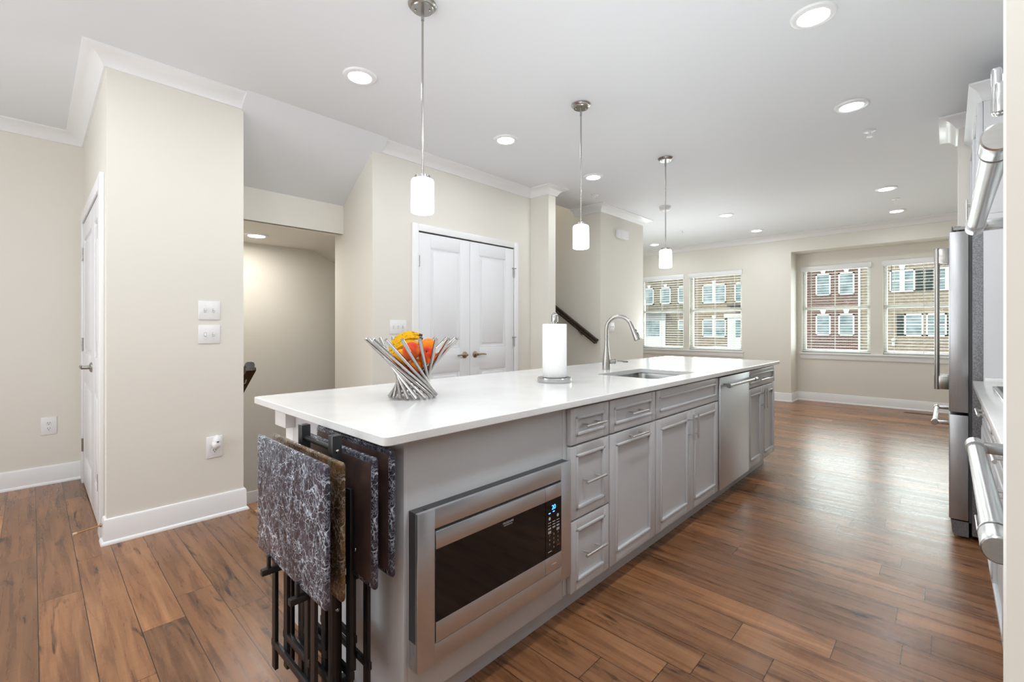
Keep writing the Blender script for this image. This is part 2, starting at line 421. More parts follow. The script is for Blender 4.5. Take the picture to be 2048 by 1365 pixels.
    def text(s, txt, size, fn):
        cu = bpy.data.curves.new('t', 'FONT'); cu.body = txt; cu.size = size; cu.align_x = 'CENTER'; cu.align_y = 'CENTER'
        o = bpy.data.objects.new('t', cu); COL.objects.link(o)
        dg = bpy.context.evaluated_depsgraph_get()
        me = bpy.data.meshes.new_from_object(o.evaluated_get(dg))
        t = bmesh.new(); t.from_mesh(me)
        for v in t.verts: v.co = Vector(fn(v.co.x, v.co.y))
        s._merge(t); bpy.data.objects.remove(o); bpy.data.curves.remove(cu); bpy.data.meshes.remove(me)
        return s
    def obj(s, name, mat, parent=None, loc=None, smooth=True):
        """link as one mesh object; vertices were given in world space unless parent is a local prototype"""
        off = Vector((0, 0, 0)); q = parent
        while q is not None: off += q.location; q = q.parent
        if parent is None and loc is not None: off = Vector(loc)
        bmesh.ops.recalc_face_normals(s.bm, faces=list(s.bm.faces))
        for v in s.bm.verts: v.co -= off
        me = bpy.data.meshes.new(name); s.bm.to_mesh(me); s.bm.free()
        if smooth:
            for p in me.polygons: p.use_smooth = True
            try: me.set_sharp_from_angle(angle=math.radians(35))
            except Exception: pass
        for m in (mat if isinstance(mat, (list, tuple)) else [mat]): me.materials.append(m)
        o = bpy.data.objects.new(name, me); COL.objects.link(o)
        if parent is not None: o.parent = parent
        elif loc is not None: o.location = loc
        return o

def tag(o, label=None, cat=None, group=None, kind=None):
    if label: o['label'] = label
    if cat: o['category'] = cat
    if group: o['group'] = group
    if kind: o['kind'] = kind
    return o
def thing(name, label, cat, loc=(0, 0, 0), group=None, kind=None):
    o = bpy.data.objects.new(name, None); COL.objects.link(o); o.location = loc; o.empty_display_size = 0.05
    return tag(o, label, cat, group, kind)
def struct(mb, name, mat, parent=None):
    o = mb.obj(name, mat, parent, smooth=True)
    if parent is None: o['kind'] = 'structure'
    return o
def copy_tree(o, loc=None, rotz=None, label=None, parent=None):
    c = o.copy(); COL.objects.link(c)
    if parent is not None: c.parent = parent
    if loc is not None: c.location = loc
    if rotz is not None: c.rotation_euler = (0, 0, rotz)
    if label: c['label'] = label
    for ch in list(o.children): copy_tree(ch, parent=c)
    return c

# ------------------------------------------------------------------ the room shell
HC = 2.74; YW = 3.395
mb = MB()
mb.box(-3.4, 9.3, -2.7, 3.47, -0.12, 0.0)
mb.box(-3.4, 0.30, 3.47, 5.15, -0.12, 0.0)
mb.box(3.9, 9.3, 3.47, 5.15, -0.12, 0.0)
struct(mb, 'floor', M_floor)
mb = MB(); mb.poly_prism([(3.455, -0.03), (3.475, -0.03), (3.485, -0.012), (3.478, 0.0), (3.455, 0.001)], 'x', 0.97, 1.913)
struct(mb, 'trim_1', M_floor)
mb = MB(); mb.box(0.9, 3.9, 3.99, 5.0, -0.66, -0.54); mb.box(0.9, 2.0, 3.73, 4.0, -0.48, -0.36); mb.box(0.9, 2.0, 3.47, 3.74, -0.30, -0.18)
struct(mb, 'floor_landing', M_floor)

mb = MB()
mb.box(-3.4, 3.984, -2.7, 3.53, HC, HC + 0.12); mb.box(-3.4, 3.93, 3.53, 5.15, HC, HC + 0.12)
mb.box(3.984, 4.888, -2.7, 3.53, HC, HC + 0.12)
mb.box(4.888, 9.3, -2.7, 3.53, HC, HC + 0.12); mb.box(5.0, 9.3, 3.53, 5.15, HC, HC + 0.12)
mb.box(3.9, 5.0, 3.4, 5.15, 4.6, 4.7)
struct(mb, 'ceiling', M_ceil)
mb = MB(); mb.poly_prism([(3.265, HC), (3.903, 2.295), (3.96, 2.295), (3.96, HC)], 'x', 0.955, 1.985)
struct(mb, 'ceiling_slope', M_ceil)
mb = MB(); mb.poly_prism([(0.93, 2.045), (2.09, 2.045), (3.9, 1.20), (3.9, 2.40), (0.93, 2.40)], 'y', 3.93, 4.97)
struct(mb, 'ceiling_soffit', M_wall)
mb = MB(); mb.box(0.93, 1.95, 3.903, 3.95, 2.045, 2.32)
struct(mb, 'wall_header', M_wall)

# walls
mb = MB(); mb.box(0.285, 0.97, YW, 5.1, -1.3, HC); struct(mb, 'wall_left', M_wall)
mb = MB(); mb.box(-3.4, 0.30, 5.04, 5.16, 0, HC); struct(mb, 'wall_far_left', M_wall)
mb = MB(); mb.box(1.913, 3.87, YW, 4.064, -1.3, HC); struct(mb, 'wall_closet', M_wall)
mb = MB(); mb.box(0.97, 3.9, 4.963, 5.1, -1.3, HC); struct(mb, 'wall_stair_back', M_wall)
mb = MB(); mb.box(3.862, 3.984, 3.135, 5.1, -1.3, 4.6); struct(mb, 'wall_stub', M_wall)
mb = MB(); mb.box(4.888, 5.986, 3.135, 5.1, 0, HC); mb.box(4.888, 5.1, 3.53, 5.1, HC, 4.6); mb.box(3.984, 4.9, 5.04, 5.16, 0, 4.6); mb.box(3.984, 4.9, 3.45, 3.53, HC + 0.12, 4.6)
struct(mb, 'wall_middle', M_wall)
mb = MB(); mb.box(5.9, 8.7, 5.04, 5.16, 0, HC); struct(mb, 'wall_back', M_wall)
def wall_with_holes(name, x0, x1, ya, yb, z0, z1, holes):
    mb = MB(); ys = sorted(holes); cur = ya
    for (h0, h1, hz0, hz1) in ys:
        mb.box(x0, x1, cur, h0, z0, z1); mb.box(x0, x1, h0, h1, z0, hz0); mb.box(x0, x1, h0, h1, hz1, z1); cur = h1
    mb.box(x0, x1, cur, yb, z0, z1)
    return struct(mb, name, M_wall)
XF = 8.55; XB = 8.95; WT = 0.13; SILL = 0.805; HEAD = 2.225
L1 = (3.64, 4.53); L2 = (2.605, 3.53); B1 = (0.868, 1.781); B2 = (-0.205, 0.717)
wall_with_holes('wall_window', XF, XF + WT, 1.857, 5.16, 0, HC, [(L2[0], L2[1], SILL, HEAD), (L1[0], L1[1], SILL, HEAD)])
wall_with_holes('wall_bay', XB, XB + WT, -0.29, 1.99, 0, 2.45, [(B2[0], B2[1], SILL, HEAD), (B1[0], B1[1], SILL, HEAD)])
mb = MB(); mb.box(XF + WT, XB + WT, 1.857, 1.99, 0, HC); mb.box(XF, XB + WT, -0.42, -0.29, 0, HC); mb.box(XF, XB + WT, -0.29, 1.857, 2.45, HC)
mb.box(XF, XF + WT, -0.9, -0.42, 0, HC); struct(mb, 'wall_bay_returns', M_wall)
mb = MB(); mb.box(0.60, 9.0, -0.90, -0.78, 0, HC); struct(mb, 'wall_right', M_wall)
mb = MB(); mb.poly_prism([(0.66, -2.6), (0.73, -2.6), (0.73, -0.0445), (0.72, -0.0430), (0.67, -0.0400), (0.66, -0.0415)], 'z', 0, HC); struct(mb, 'wall_near_right', M_wall)
mb = MB(); mb.box(4.66, 5.08, -0.80, -0.055, 0, HC); struct(mb, 'wall_fridge_end', M_wall)
mb = MB(); mb.box(-3.4, -3.25, -2.7, 5.15, 0, HC); struct(mb, 'wall_rear', M_wall)
mb = MB(); mb.box(-3.4, 0.73, -2.7, -2.55, 0, HC); struct(mb, 'wall_rear_right', M_wall)

# crown mouldings and baseboards
CR = [(0, HC), (0.105, HC), (0.105, HC - 0.011), (0.098, HC - 0.014), (0.072, HC - 0.020), (0.050, HC - 0.031), (0.032, HC - 0.047), (0.020, HC - 0.066), (0.016, HC - 0.072), (0.012, HC - 0.080), (0, HC - 0.082)]
def crown(name, path): mb = MB(); mb.sweep(CR, path); struct(mb, name, M_trim)
crown('trim_2', [(-3.25, 5.04), (0.285, 5.04), (0.285, YW), (0.965, YW)])
crown('trim_3', [(1.955, YW), (3.862, YW), (3.862, 3.135), (3.984, 3.135), (3.984, 3.53)])
crown('trim_4', [(4.888, 3.53), (4.888, 3.135), (5.986, 3.135), (5.986, 5.04), (XF, 5.04), (XF, -0.78), (5.08, -0.78), (5.08, -0.055), (4.66, -0.055), (4.66, -0.78)])
BB = [(0, 0), (0.026, 0), (0.026, 0.008), (0.022, 0.016), (0.015, 0.02), (0.014, 0.128), (0.010, 0.138), (0, 0.141)]
def base(name, path): mb = MB(); mb.sweep(BB, path); struct(mb, name, M_trim)
base('baseboard_far_left', [(-3.25, 5.04), (0.285, 5.04)])
base('baseboard_left', [(0.285, 3.47), (0.285, YW), (0.97, YW), (0.97, 3.47)])
base('baseboard_closet', [(1.913, YW), (2.287, YW)])
base('baseboard_stub', [(3.643, YW), (3.862, YW), (3.862, 3.135), (3.984, 3.135)])
base('baseboard_middle', [(4.888, 3.2), (4.888, 3.135), (5.986, 3.135), (5.986, 5.04), (XF, 5.04), (XF, 1.857), (XB, 1.857), (XB, -0.29), (XF, -0.29), (XF, -0.78), (5.08, -0.78), (5.08, -0.055), (4.66, -0.055)])
mb = MB(); mb.sweep([(o, z - 0.54) for o, z in BB], [(0.97, 4.963), (3.8, 4.963)]); struct(mb, 'baseboard_landing', M_trim)

# staircase going up between stub wall and middle wall, with carpet
mb = MB()
for i in range(7): mb.box(3.99, 4.882, 3.16 + i * 0.267, 5.03, i * 0.18, (i + 1) * 0.18, 0.012)
struct(mb, 'trim_5', M_carpet)
mb = MB(); mb.poly_prism([(3.17, 0.12), (3.17, 0.30), (5.03, 1.555), (5.03, 1.33)], 'x', 4.874, 4.888); struct(mb, 'trim_6', M_trim)

# ------------------------------------------------------------------ doors
def panel_door_face(mb, mk, u0, u1, v0, v1, panels):
    """slab face in (u, v, w): stiles/rails at w=0..0.006, recessed panels with raised fields. mk maps to a box"""
    mk(mb, u0, u1, v0, v1, 0.0, 0.0052, 0)
    ps = sorted(panels, key=lambda p: p[2]); us0 = min(p[0] for p in panels); us1 = max(p[1] for p in panels)
    mk(mb, u0, us0, v0, v1, 0, 0.012, 0.002); mk(mb, us1, u1, v0, v1, 0, 0.012, 0.002)
    cur = v0
    for p in ps:
        mk(mb, us0, us1, cur, p[2], 0, 0.012, 0.002); cur = p[3]
        e = 0.035
        mk(mb, p[0] + e, p[1] - e, p[2] + e, p[3] - e, 0, 0.0115, 0.0055)
        for (a, b, c, d) in ((p[0], p[0] + 0.010, p[2], p[3]), (p[1] - 0.010, p[1], p[2], p[3]), (p[0], p[1], p[2], p[2] + 0.010), (p[0], p[1], p[3] - 0.010, p[3])):
            mk(mb, a, b, c, d, 0, 0.0095, 0.0035)
    mk(mb, us0, us1, cur, v1, 0, 0.012, 0.002)

# closet double door (door_2) on the closet wall, facing -Y
d2 = thing('door_2', None, None, (2.95, YW, 0), kind='structure')
def mkY(mb, u0, u1, v0, v1, w0, w1, bev): mb.box(u0, u1, YW - w0, YW - w1, v0, v1, bev)
mb = MB()
mb.box(2.287, 2.350, YW - 0.022, YW, 0, 2.13, 0.004); mb.box(3.580, 3.643, YW - 0.022, YW, 0, 2.13, 0.004); mb.box(2.349, 3.581, YW - 0.0215, YW, 2.068, 2.13, 0.004)
mb.obj('door_casing', M_trim, d2)
mb = MB(); mb.box(2.35, 3.58, YW - 0.003, YW, 0.0, 2.068); mb.obj('door_gap', M_slot, d2)
for (u0, u1, hs) in ((2.356, 2.949, -1), (2.953, 3.572, 1)):
    mb = MB()
    panel_door_face(mb, mkY, u0, u1, 0.012, 2.055, [(u0 + 0.125, u1 - 0.125, 0.22, 0.80), (u0 + 0.125, u1 - 0.125, 1.02, 1.93)])
    leaf = mb.obj('door_leaf', M_door, d2)
    hx = u1 - 0.065 if hs < 0 else u0 + 0.065
    mb = MB(); mb.lathe([(0.0, 0.0), (0.031, 0.0), (0.031, 0.006), (0.022, 0.011), (0.012, 0.014), (0.011, 0.045), (0, 0.046)], (hx, YW - 0.012, 0.948), 24, 'y')
    for v in mb.bm.verts: v.co.y = 2 * (YW - 0.012) - v.co.y
    mb.tube([(hx, YW - 0.052, 0.948), (hx + hs * 0.03, YW - 0.056, 0.950), (hx + hs * 0.07, YW - 0.054, 0.952), (hx + hs * 0.115, YW - 0.050, 0.946)], [0.011, 0.009, 0.0075, 0.007], 12)
    mb.obj('door_handle', M_brass, leaf)
    ex = u0 - 0.003 if hs < 0 else u1 + 0.004
    for hz in (1.80, 1.06, 0.25):
        mb = MB(); mb.tube([(ex, YW - 0.017, hz - 0.05), (ex, YW - 0.017, hz + 0.05)], 0.0075, 10); mb.box(ex - 0.012, ex + 0.012, YW - 0.0145, YW - 0.010, hz - 0.045, hz + 0.045)
        if hs > 0: mb.box(ex - 0.03, ex + 0.03, YW - 0.022, YW - 0.014, hz + 0.045, hz + 0.052)
        mb.obj('hinge', M_nickel, leaf)

# hall door (door_1) on the return of the switch wall, facing -X
d1 = thing('door_1', None, None, (0.285, 4.25, 0), kind='structure')
XD = 0.285
def mkX(mb, u0, u1, v0, v1, w0, w1, bev): mb.box(XD - w0, XD - w1, u0, u1, v0, v1, bev)
mb = MB()
mb.box(XD - 0.022, XD, 3.50, 3.60, 0, 2.10, 0.004); mb.box(XD - 0.022, XD, 4.865, 4.955, 0, 2.10, 0.004); mb.box(XD - 0.0215, XD, 3.599, 4.866, 2.02, 2.10, 0.004)
mb.obj('door_casing', M_trim, d1)
mb = MB(); mb.box(XD - 0.003, XD, 3.60, 4.865, 0, 2.02); mb.obj('door_gap', M_slot, d1)
for (u0, u1) in ((3.604, 4.045), (4.049, 4.861)):
    mb = MB(); panel_door_face(mb, mkX, u0, u1, 0.012, 2.01, [(u0 + 0.11, u1 - 0.11, 0.22, 0.80), (u0 + 0.11, u1 - 0.11, 1.02, 1.88)])
    leaf = mb.obj('door_leaf', M_door, d1)
    ey = u0 - 0.002 if u0 < 4 else u1 + 0.002
    for hz in (1.78, 1.08, 0.30):
        mb = MB(); mb.tube([(XD - 0.017, ey, hz - 0.05), (XD - 0.017, ey, hz + 0.05)], 0.007, 10); mb.box(XD - 0.0145, XD - 0.010, ey - 0.016, ey + 0.016, hz - 0.048, hz + 0.048)
        mb.obj('hinge', M_nickel, leaf)
    if u0 > 4:
        hy = 4.115
        mb = MB(); mb.lathe([(0, 0), (0.033, 0), (0.033, -0.007), (0.024, -0.013), (0.012, -0.016), (0.011, -0.05), (0, -0.051)], (XD - 0.012, hy, 0.945), 24, 'x')
        mb.tube([(XD - 0.060, hy, 0.945), (XD - 0.064, hy + 0.04, 0.950), (XD - 0.062, hy + 0.08, 0.949), (XD - 0.058, hy + 0.12, 0.943)], [0.012, 0.010, 0.0085, 0.008], 12)
        mb.obj('door_handle', M_nickel, leaf)

# ------------------------------------------------------------------ windows with blinds
def window(n, xw, y0, y1):
    w = thing('window_%d' % n, None, None, (xw, (y0 + y1) / 2, SILL), kind='structure')
    xf = xw + 0.075; zm = (SILL + HEAD) / 2 + 0.02; fr = 0.045
    mb = MB()
    mb.box(xf, xf + 0.05, y0, y0 + fr, SILL, HEAD, 0.004); mb.box(xf, xf + 0.05, y1 - fr, y1, SILL, HEAD, 0.004)
    mb.box(xf + 0.0005, xf + 0.0495, y0, y1, SILL, SILL + fr, 0.004); mb.box(xf + 0.0005, xf + 0.0495, y0, y1, HEAD - fr, HEAD, 0.004)
    mb.obj('window_frame', M_sash, w)
    mb = MB(); mb.box(xf - 0.004, xf + 0.042, y0 + 0.003, y1 - 0.003, zm - 0.024, zm + 0.024, 0.004); mb.obj('meeting_rail', M_sash, w)
    for (a, b) in ((SILL + fr, zm - 0.02), (zm + 0.02, HEAD - fr)):
        mb = MB(); mb.box(xf + 0.022, xf + 0.027, y0 + fr - 0.004, y1 - fr + 0.004, a, b); mb.obj('pane', M_glass, w)
window(1, XF, *L1); window(2, XF, *L2); window(3, XB, *B1); window(4, XB, *B2)
def sill(name, xw, y0, y1):
    mb = MB(); mb.box(xw - 0.045, xw + 0.072, y0, y1, SILL - 0.028, SILL - 0.001, 0.004); mb.box(xw - 0.018, xw + 0.002, y0 + 0.015, y1 - 0.015, SILL - 0.105, SILL - 0.028, 0.003)
    struct(mb, name, M_trim)
sill('trim_7', XF, L2[0] - 0.035, L1[1] + 0.05); sill('trim_8', XB, B2[0] - 0.035, B1[1] + 0.03)

def blind(label, xw, y0, y1, wand=True):
    b = thing('window_blind', label, 'window blind', (xw + 0.035, (y0 + y1) / 2, SILL), 'white slatted blinds on the front windows')
    mb = MB(); mb.box(xw - 0.030, xw - 0.018, y0 - 0.012, y1 + 0.012, HEAD - 0.075, HEAD + 0.006, 0.004); mb.box(xw - 0.019, xw + 0.01, y0 - 0.012, y0 - 0.003, HEAD - 0.075, HEAD + 0.006); mb.box(xw - 0.019, xw + 0.01, y1 + 0.003, y1 + 0.012, HEAD - 0.075, HEAD + 0.006)
    mb.obj('valance', M_trim, b)
    mb = MB(); mb.box(xw + 0.010, xw + 0.060, y0 + 0.006, y1 - 0.006, HEAD - 0.05, HEAD - 0.006, 0.003); mb.obj('headrail', M_trim, b)
    zb = SILL + 0.012
    mb = MB(); mb.box(xw + 0.010, xw + 0.060, y0 + 0.008, y1 - 0.008, zb, zb + 0.018, 0.004); mb.obj('bottom_rail', M_trim, b)
    mb = MB(); n = 30; za = zb + 0.045; zt = HEAD - 0.075
    for i in range(n):
        z = za + (zt - za) * i / (n - 1)
        mb.poly_prism([(xw + 0.011, z - 0.0015), (xw + 0.035, z + 0.001), (xw + 0.059, z + 0.0005), (xw + 0.059, z + 0.003), (xw + 0.035, z + 0.0035), (xw + 0.011, z + 0.001)], 'y', y0 + 0.008, y1 - 0.008)
    mb.obj('slats', M_slat, b)
    for f in (0.14, 0.5, 0.86):
        y = y0 + (y1 - y0) * f
        mb = MB(); mb.tube([(xw + 0.008, y, zb + 0.01), (xw + 0.008, y, HEAD - 0.02)], 0.0022 if f != 0.5 else 0.004, 6); mb.tube([(xw + 0.061, y, zb + 0.01), (xw + 0.061, y, HEAD - 0.02)], 0.0016, 6)
        mb.obj('ladder_cord', M_cord, b)
    mb = MB(); yw = y1 - 0.10; mb.tube([(xw + 0.003, yw, HEAD - 0.03), (xw + 0.003, yw, HEAD - 0.45)], 0.0045, 8); mb.obj('tilt_wand', M_wand, b)
blind('white slatted window blind behind the third pendant, leftmost of the four blinds', XF, *L1)
blind('white slatted window blind on the full left window nearest the bay corner', XF, *L2)
blind('white slatted blind on the bay window with the red brick house outside', XB, *B1)
blind('white slatted blind on the bay window partly hidden by the fridge handle', XB, *B2)

# ------------------------------------------------------------------ ceiling fittings
def downlight(loc, label, mat=None, group='round recessed ceiling lights'):
    x, y, z = loc
    t = thing('recessed_light', label, 'ceiling light', (x, y, z), group)
    mb = MB(); prof = [(0.066, -0.004), (0.068, -0.012), (0.080, -0.014), (0.094, -0.009), (0.099, 0.0)]
    mb.lathe(prof + [(0.066, 0.0)], (x, y, z), 40)
    mb.obj('trim_ring', M_trim, t)
    mb = MB(); mb.lathe([(0.0, -0.001), (0.0, -0.011), (0.05, -0.011), (0.0665, -0.008), (0.0665, -0.001)][1:], (x, y, z), 36); mb.obj('diffuser', mat or M_led, t)
    return t
DL = [((1.374, 2.588), 'round recessed ceiling light above the near end of the island, left of the first pendant'),
      ((2.653, 2.600), 'round recessed ceiling light in front of the white double closet door'),
      ((3.914, 2.595), 'round recessed ceiling light just right of the second pendant rod'),
      ((6.473, 2.173), 'round recessed ceiling light right of the smoke detector and third pendant'),
      ((7.826, 2.171), 'round recessed ceiling light close to the far crown moulding, above the plain wall'),
      ((7.844, 3.881), 'small round recessed ceiling light in the far left corner above the left windows'),
      ((2.641, 0.478), 'large round recessed ceiling light at the top right, nearest the viewer'),
      ((3.891, 0.481), 'round recessed ceiling light beside the sprinkler in front of the fridge cabinet'),
      ((6.459, 0.490), 'round recessed ceiling light above the bay side, left of the white crown end'),
      ((7.773, 0.486), 'round recessed ceiling light nearest the far bay windows')]
for (x, y), lb in DL: downlight((x, y, HC), lb)
downlight((1.392, 4.507, 2.045), 'round recessed light in the low stairwell soffit', M_leds)

def sprinkler(x, y, label):
    t = thing('fire_sprinkler', label, 'sprinkler', (x, y, HC), 'ceiling fire sprinklers')
    mb = MB(); mb.lathe([(0.014, 0), (0.040, 0), (0.040, -0.004), (0.030, -0.009), (0.014, -0.009)], (x, y, HC), 28); mb.obj('escutcheon', M_plast, t)
    mb = MB(); mb.tube([(x, y, HC), (x, y, HC - 0.028)], 0.008, 10); mb.tube([(x - 0.010, y, HC - 0.02), (x - 0.012, y, HC - 0.034), (x, y, HC - 0.045)], 0.0025, 6); mb.tube([(x + 0.010, y, HC - 0.02), (x + 0.012, y, HC - 0.034), (x, y, HC - 0.045)], 0.0025, 6)
    mb.obj('sprinkler_head', M_plast, t)
    mb = MB(); mb.lathe([(0.0, -0.045), (0.018, -0.045), (0.018, -0.048), (0.0, -0.049)], (x, y, HC), 20); mb.obj('deflector', M_plast, t)
sprinkler(4.49, 0.442, 'white fire sprinkler in front of the fridge cabinet, largest of the four')
sprinkler(4.481, 2.949, 'white fire sprinkler beside the short wall crown, left of the second pendant')
sprinkler(7.062, 3.025, 'small white fire sprinkler right of the third pendant rod')
sprinkler(7.064, 0.446, 'small white fire sprinkler between the two far bay downlights')
t = thing('smoke_detector', 'round white smoke detector on the ceiling behind the third pendant rod', 'smoke detector', (5.515, 2.588, HC))
mb = MB(); mb.lathe([(0.0, 0), (0.075, 0), (0.075, -0.012), (0.068, -0.014), (0.066, -0.030), (0.062, -0.034), (0.058, -0.045), (0.04, -0.052), (0, -0.053)], (5.515, 2.588, HC), 36); mb.obj('detector_body', M_plast, t)
mb = MB(); mb.lathe([(0.066, -0.018), (0.0685, -0.018), (0.0685, -0.026), (0.066, -0.026)], (5.515, 2.588, HC), 36); mb.obj('vent_band', M_cord, t)

# pendants (first one built, then copied)
PX = 1.278; PY = 1.805
pd = thing('pendant_light', 'pendant light with white glass shade nearest the viewer, above the fruit bowl', 'pendant light', (PX, PY, HC), 'pendant lights over the island')
mb = MB(); mb.lathe([(0, 0), (0.066, 0), (0.066, -0.006), (0.060, -0.011), (0.052, -0.014), (0.052, -0.020), (0.049, -0.024), (0, -0.024)], (PX, PY, HC), 40); mb.obj('canopy', M_nickel, pd)
for s in (-1, 1):
    mb = MB(); mb.ball((PX + s * 0.024, PY - s * 0.024, HC - 0.027), 0.0045, seg=12); mb.obj('canopy_screw', M_chrome, pd)
mb = MB(); mb.tube([(PX, PY, HC - 0.022), (PX, PY, 1.925)], 0.0052, 12); mb.tube([(PX, PY, HC - 0.022), (PX, PY, HC - 0.075)], 0.0075, 12); mb.obj('rod', M_nickel, pd)
mb = MB(); mb.lathe([(0.0, 1.935), (0.012, 1.935), (0.036, 1.928), (0.037, 1.912), (0, 1.912)], (PX, PY, 0), 32); mb.obj('socket_cap', M_nickel, pd)
mb = MB(); mb.lathe([(0.0, 1.913), (0.040, 1.913), (0.050, 1.908), (0.0535, 1.898), (0.0545, 1.775), (0.054, 1.757), (0.049, 1.752), (0.0, 1.752)], (PX, PY, 0), 40); mb.obj('glass_shade', M_shade, pd)
copy_tree(pd, (2.60, 1.825, HC), label='pendant light with white glass shade in the middle, above the paper towels and sink')
copy_tree(pd, (3.945, 1.846, HC), label='pendant light with white glass shade farthest away, in front of the left windows')

# ------------------------------------------------------------------ island
YC = 1.0824; ZT = 0.914; ZB = 0.887; YD = 1.116; YF = 1.138; XI = 0.752
# quartz top with sink cut-out
mb = MB()
xs = [0.646, 2.45, 3.03, 4.60]; sy0, sy1 = 1.20, 1.605; Y1 = 2.135
t = bmesh.new()
def topmesh():
    ring_o = []
    r = 0.02
    for cx, cy, a0 in ((xs[0] + r, YC + r, PI), (xs[3] - r, YC + r, 1.5 * PI), (xs[3] - r, Y1 - r, 0), (xs[0] + r, Y1 - r, PI / 2)):
        for k in range(5): ring_o.append((cx + r * math.cos(a0 + k * PI / 8), cy + r * math.sin(a0 + k * PI / 8)))
    ring_i = []
    r = 0.025
    for cx, cy, a0 in ((xs[1] + r, sy0 + r, PI), (xs[2] - r, sy0 + r, 1.5 * PI), (xs[2] - r, sy1 - r, 0), (xs[1] + r, sy1 - r, PI / 2)):
        for k in range(5): ring_i.append((cx + r * math.cos(a0 + k * PI / 8), cy + r * math.sin(a0 + k * PI / 8)))
    layers = {}
    e = 0.0025
    cx0, cy0 = (xs[0] + xs[3]) / 2, (YC + Y1) / 2
    def ins(p): return (p[0] + (e if p[0] < cx0 else -e), p[1] + (e if p[1] < cy0 else -e))
    o_top = [t.verts.new((*ins(p), ZT)) for p in ring_o]; o_a = [t.verts.new((*p, ZT - e)) for p in ring_o]; o_b = [t.verts.new((*p, ZB + e)) for p in ring_o]; o_bot = [t.verts.new((*ins(p), ZB)) for p in ring_o]
    i_top = [t.verts.new((*p, ZT)) for p in ring_i]; i_bot = [t.verts.new((*p, ZB)) for p in ring_i]
    n = len(ring_o)
    for A, B in ((o_top, o_a), (o_a, o_b), (o_b, o_bot), (i_bot, i_top)):
        for k in range(n): t.faces.new((A[k], A[(k + 1) % n], B[(k + 1) % n], B[k]))
    for A, B in ((o_top, i_top), (o_bot, i_bot)):
        for k in range(n): t.faces.new((A[k], B[k], B[(k + 1) % n], A[(k + 1) % n]))
topmesh(); mb._merge(t)
ct = mb.obj('island_countertop', M_quartz, loc=(2.6, 1.6, ZB))
tag(ct, 'long white quartz countertop with speckled edge on the grey kitchen island', 'countertop')

def front(mb, x0, x1, z0, z1, y, s=1, fr=0.05, th=0.022):
    """framed cabinet front with applied bead. outer face at y, thickness goes inward (s=1 faces -Y, s=-1 faces +Y)"""
    fr = min(fr, (z1 - z0) * 0.27)
    B = lambda a, b, c, d, w0, w1, bev: mb.box(a, b, y + s * w0, y + s * w1, c, d, bev)
    B(x0, x0 + fr, z0, z1, 0, th, 0.0025); B(x1 - fr, x1, z0, z1, 0, th, 0.0025)
    B(x0 + fr - 0.001, x1 - fr + 0.001, z0, z0 + fr, 0.0002, th, 0.0025); B(x0 + fr - 0.001, x1 - fr + 0.001, z1 - fr, z1, 0.0002, th, 0.0025)
    B(x0 + fr - 0.002, x1 - fr + 0.002, z0 + fr - 0.002, z1 - fr + 0.002, 0.009, th - 0.002, 0)
    b = 0.014; q = -0.005
    for (a, bb, c, d) in ((x0 + fr - b * 0.5, x0 + fr + b * 0.5, z0 + fr - b * 0.5, z1 - fr + b * 0.5), (x1 - fr - b * 0.5, x1 - fr + b * 0.5, z0 + fr - b * 0.5, z1 - fr + b * 0.5),
                          (x0 + fr - b * 0.5, x1 - fr + b * 0.5, z0 + fr - b * 0.5, z0 + fr + b * 0.5), (x0 + fr - b * 0.5, x1 - fr + b * 0.5, z1 - fr - b * 0.5, z1 - fr + b * 0.5)):
        B(a, bb, c, d, q, 0.010, 0.0045)
def pull(parent, x0, z0, x1, z1, y, s=1, r=0.0062, off=0.033, mat=None):
    yb = y - s * off; mb = MB()
    a = Vector((x0, yb, z0)); b = Vector((x1, yb, z1)); d = b - a
    mb.tube([a, b], r, 12)
    for f in (0.2, 0.8):
        p = a + d * f; mb.tube([p, (p.x, y + s * 0.004, p.z)], r * 0.8, 10)
    return mb.obj('pull_handle', mat or M_pull, parent)

def carcass(parent, x0, x1, z0=0.105, z1=ZB - 0.001, y0=YF, y1=1.72, name='cabinet_body'):
    mb = MB(); mb.box(x0 + 0.001, x1 - 0.001, y0 + 0.002, y1, z0, z1, 0.001); return mb.obj(name, M_cab, parent)
ZD = 0.872
# microwave end of the island
mc = thing('microwave_cabinet', 'grey painted end unit of the island that holds the built-in microwave', 'cabinet', (XI, 1.6, 0))
mb = MB(); mb.box(XI, 1.495, YF + 0.002, 2.0, 0.098, ZB - 0.001, 0.002); mb.obj('cabinet_body', M_cab, mc)
mb = MB(); mb.box(XI - 0.012, XI + 0.002, YF, 1.955, 0.0, ZB - 0.001, 0.002); mb.obj('end_panel', M_cabl, mc)
mb = MB(); mb.box(XI - 0.012, XI + 0.08, 1.955, 2.03, 0, ZB - 0.001, 0.003); mb.box(XI - 0.05, XI + 0.09, 1.93, 2.045, 0.80, ZB - 0.0015, 0.004); p = mb.obj('corner_post', M_trim, mc); p['label'] = 'white corner post with a thicker cap'
# drawer unit
dc = thing('drawer_cabinet', 'narrow grey three-drawer cabinet right beside the microwave', 'cabinet', (1.66, YF, 0))
carcass(dc, 1.495, 1.812)
for z0, z1 in ((0.722, ZD), (0.413, 0.714), (0.113, 0.405)):
    mb = MB(); front(mb, 1.519, 1.808, z0, z1, YD, fr=0.042); d = mb.obj('drawer', M_cab, dc)
    zc = (z0 + z1) / 2; pull(d, 1.585, zc, 1.735, zc, YD)
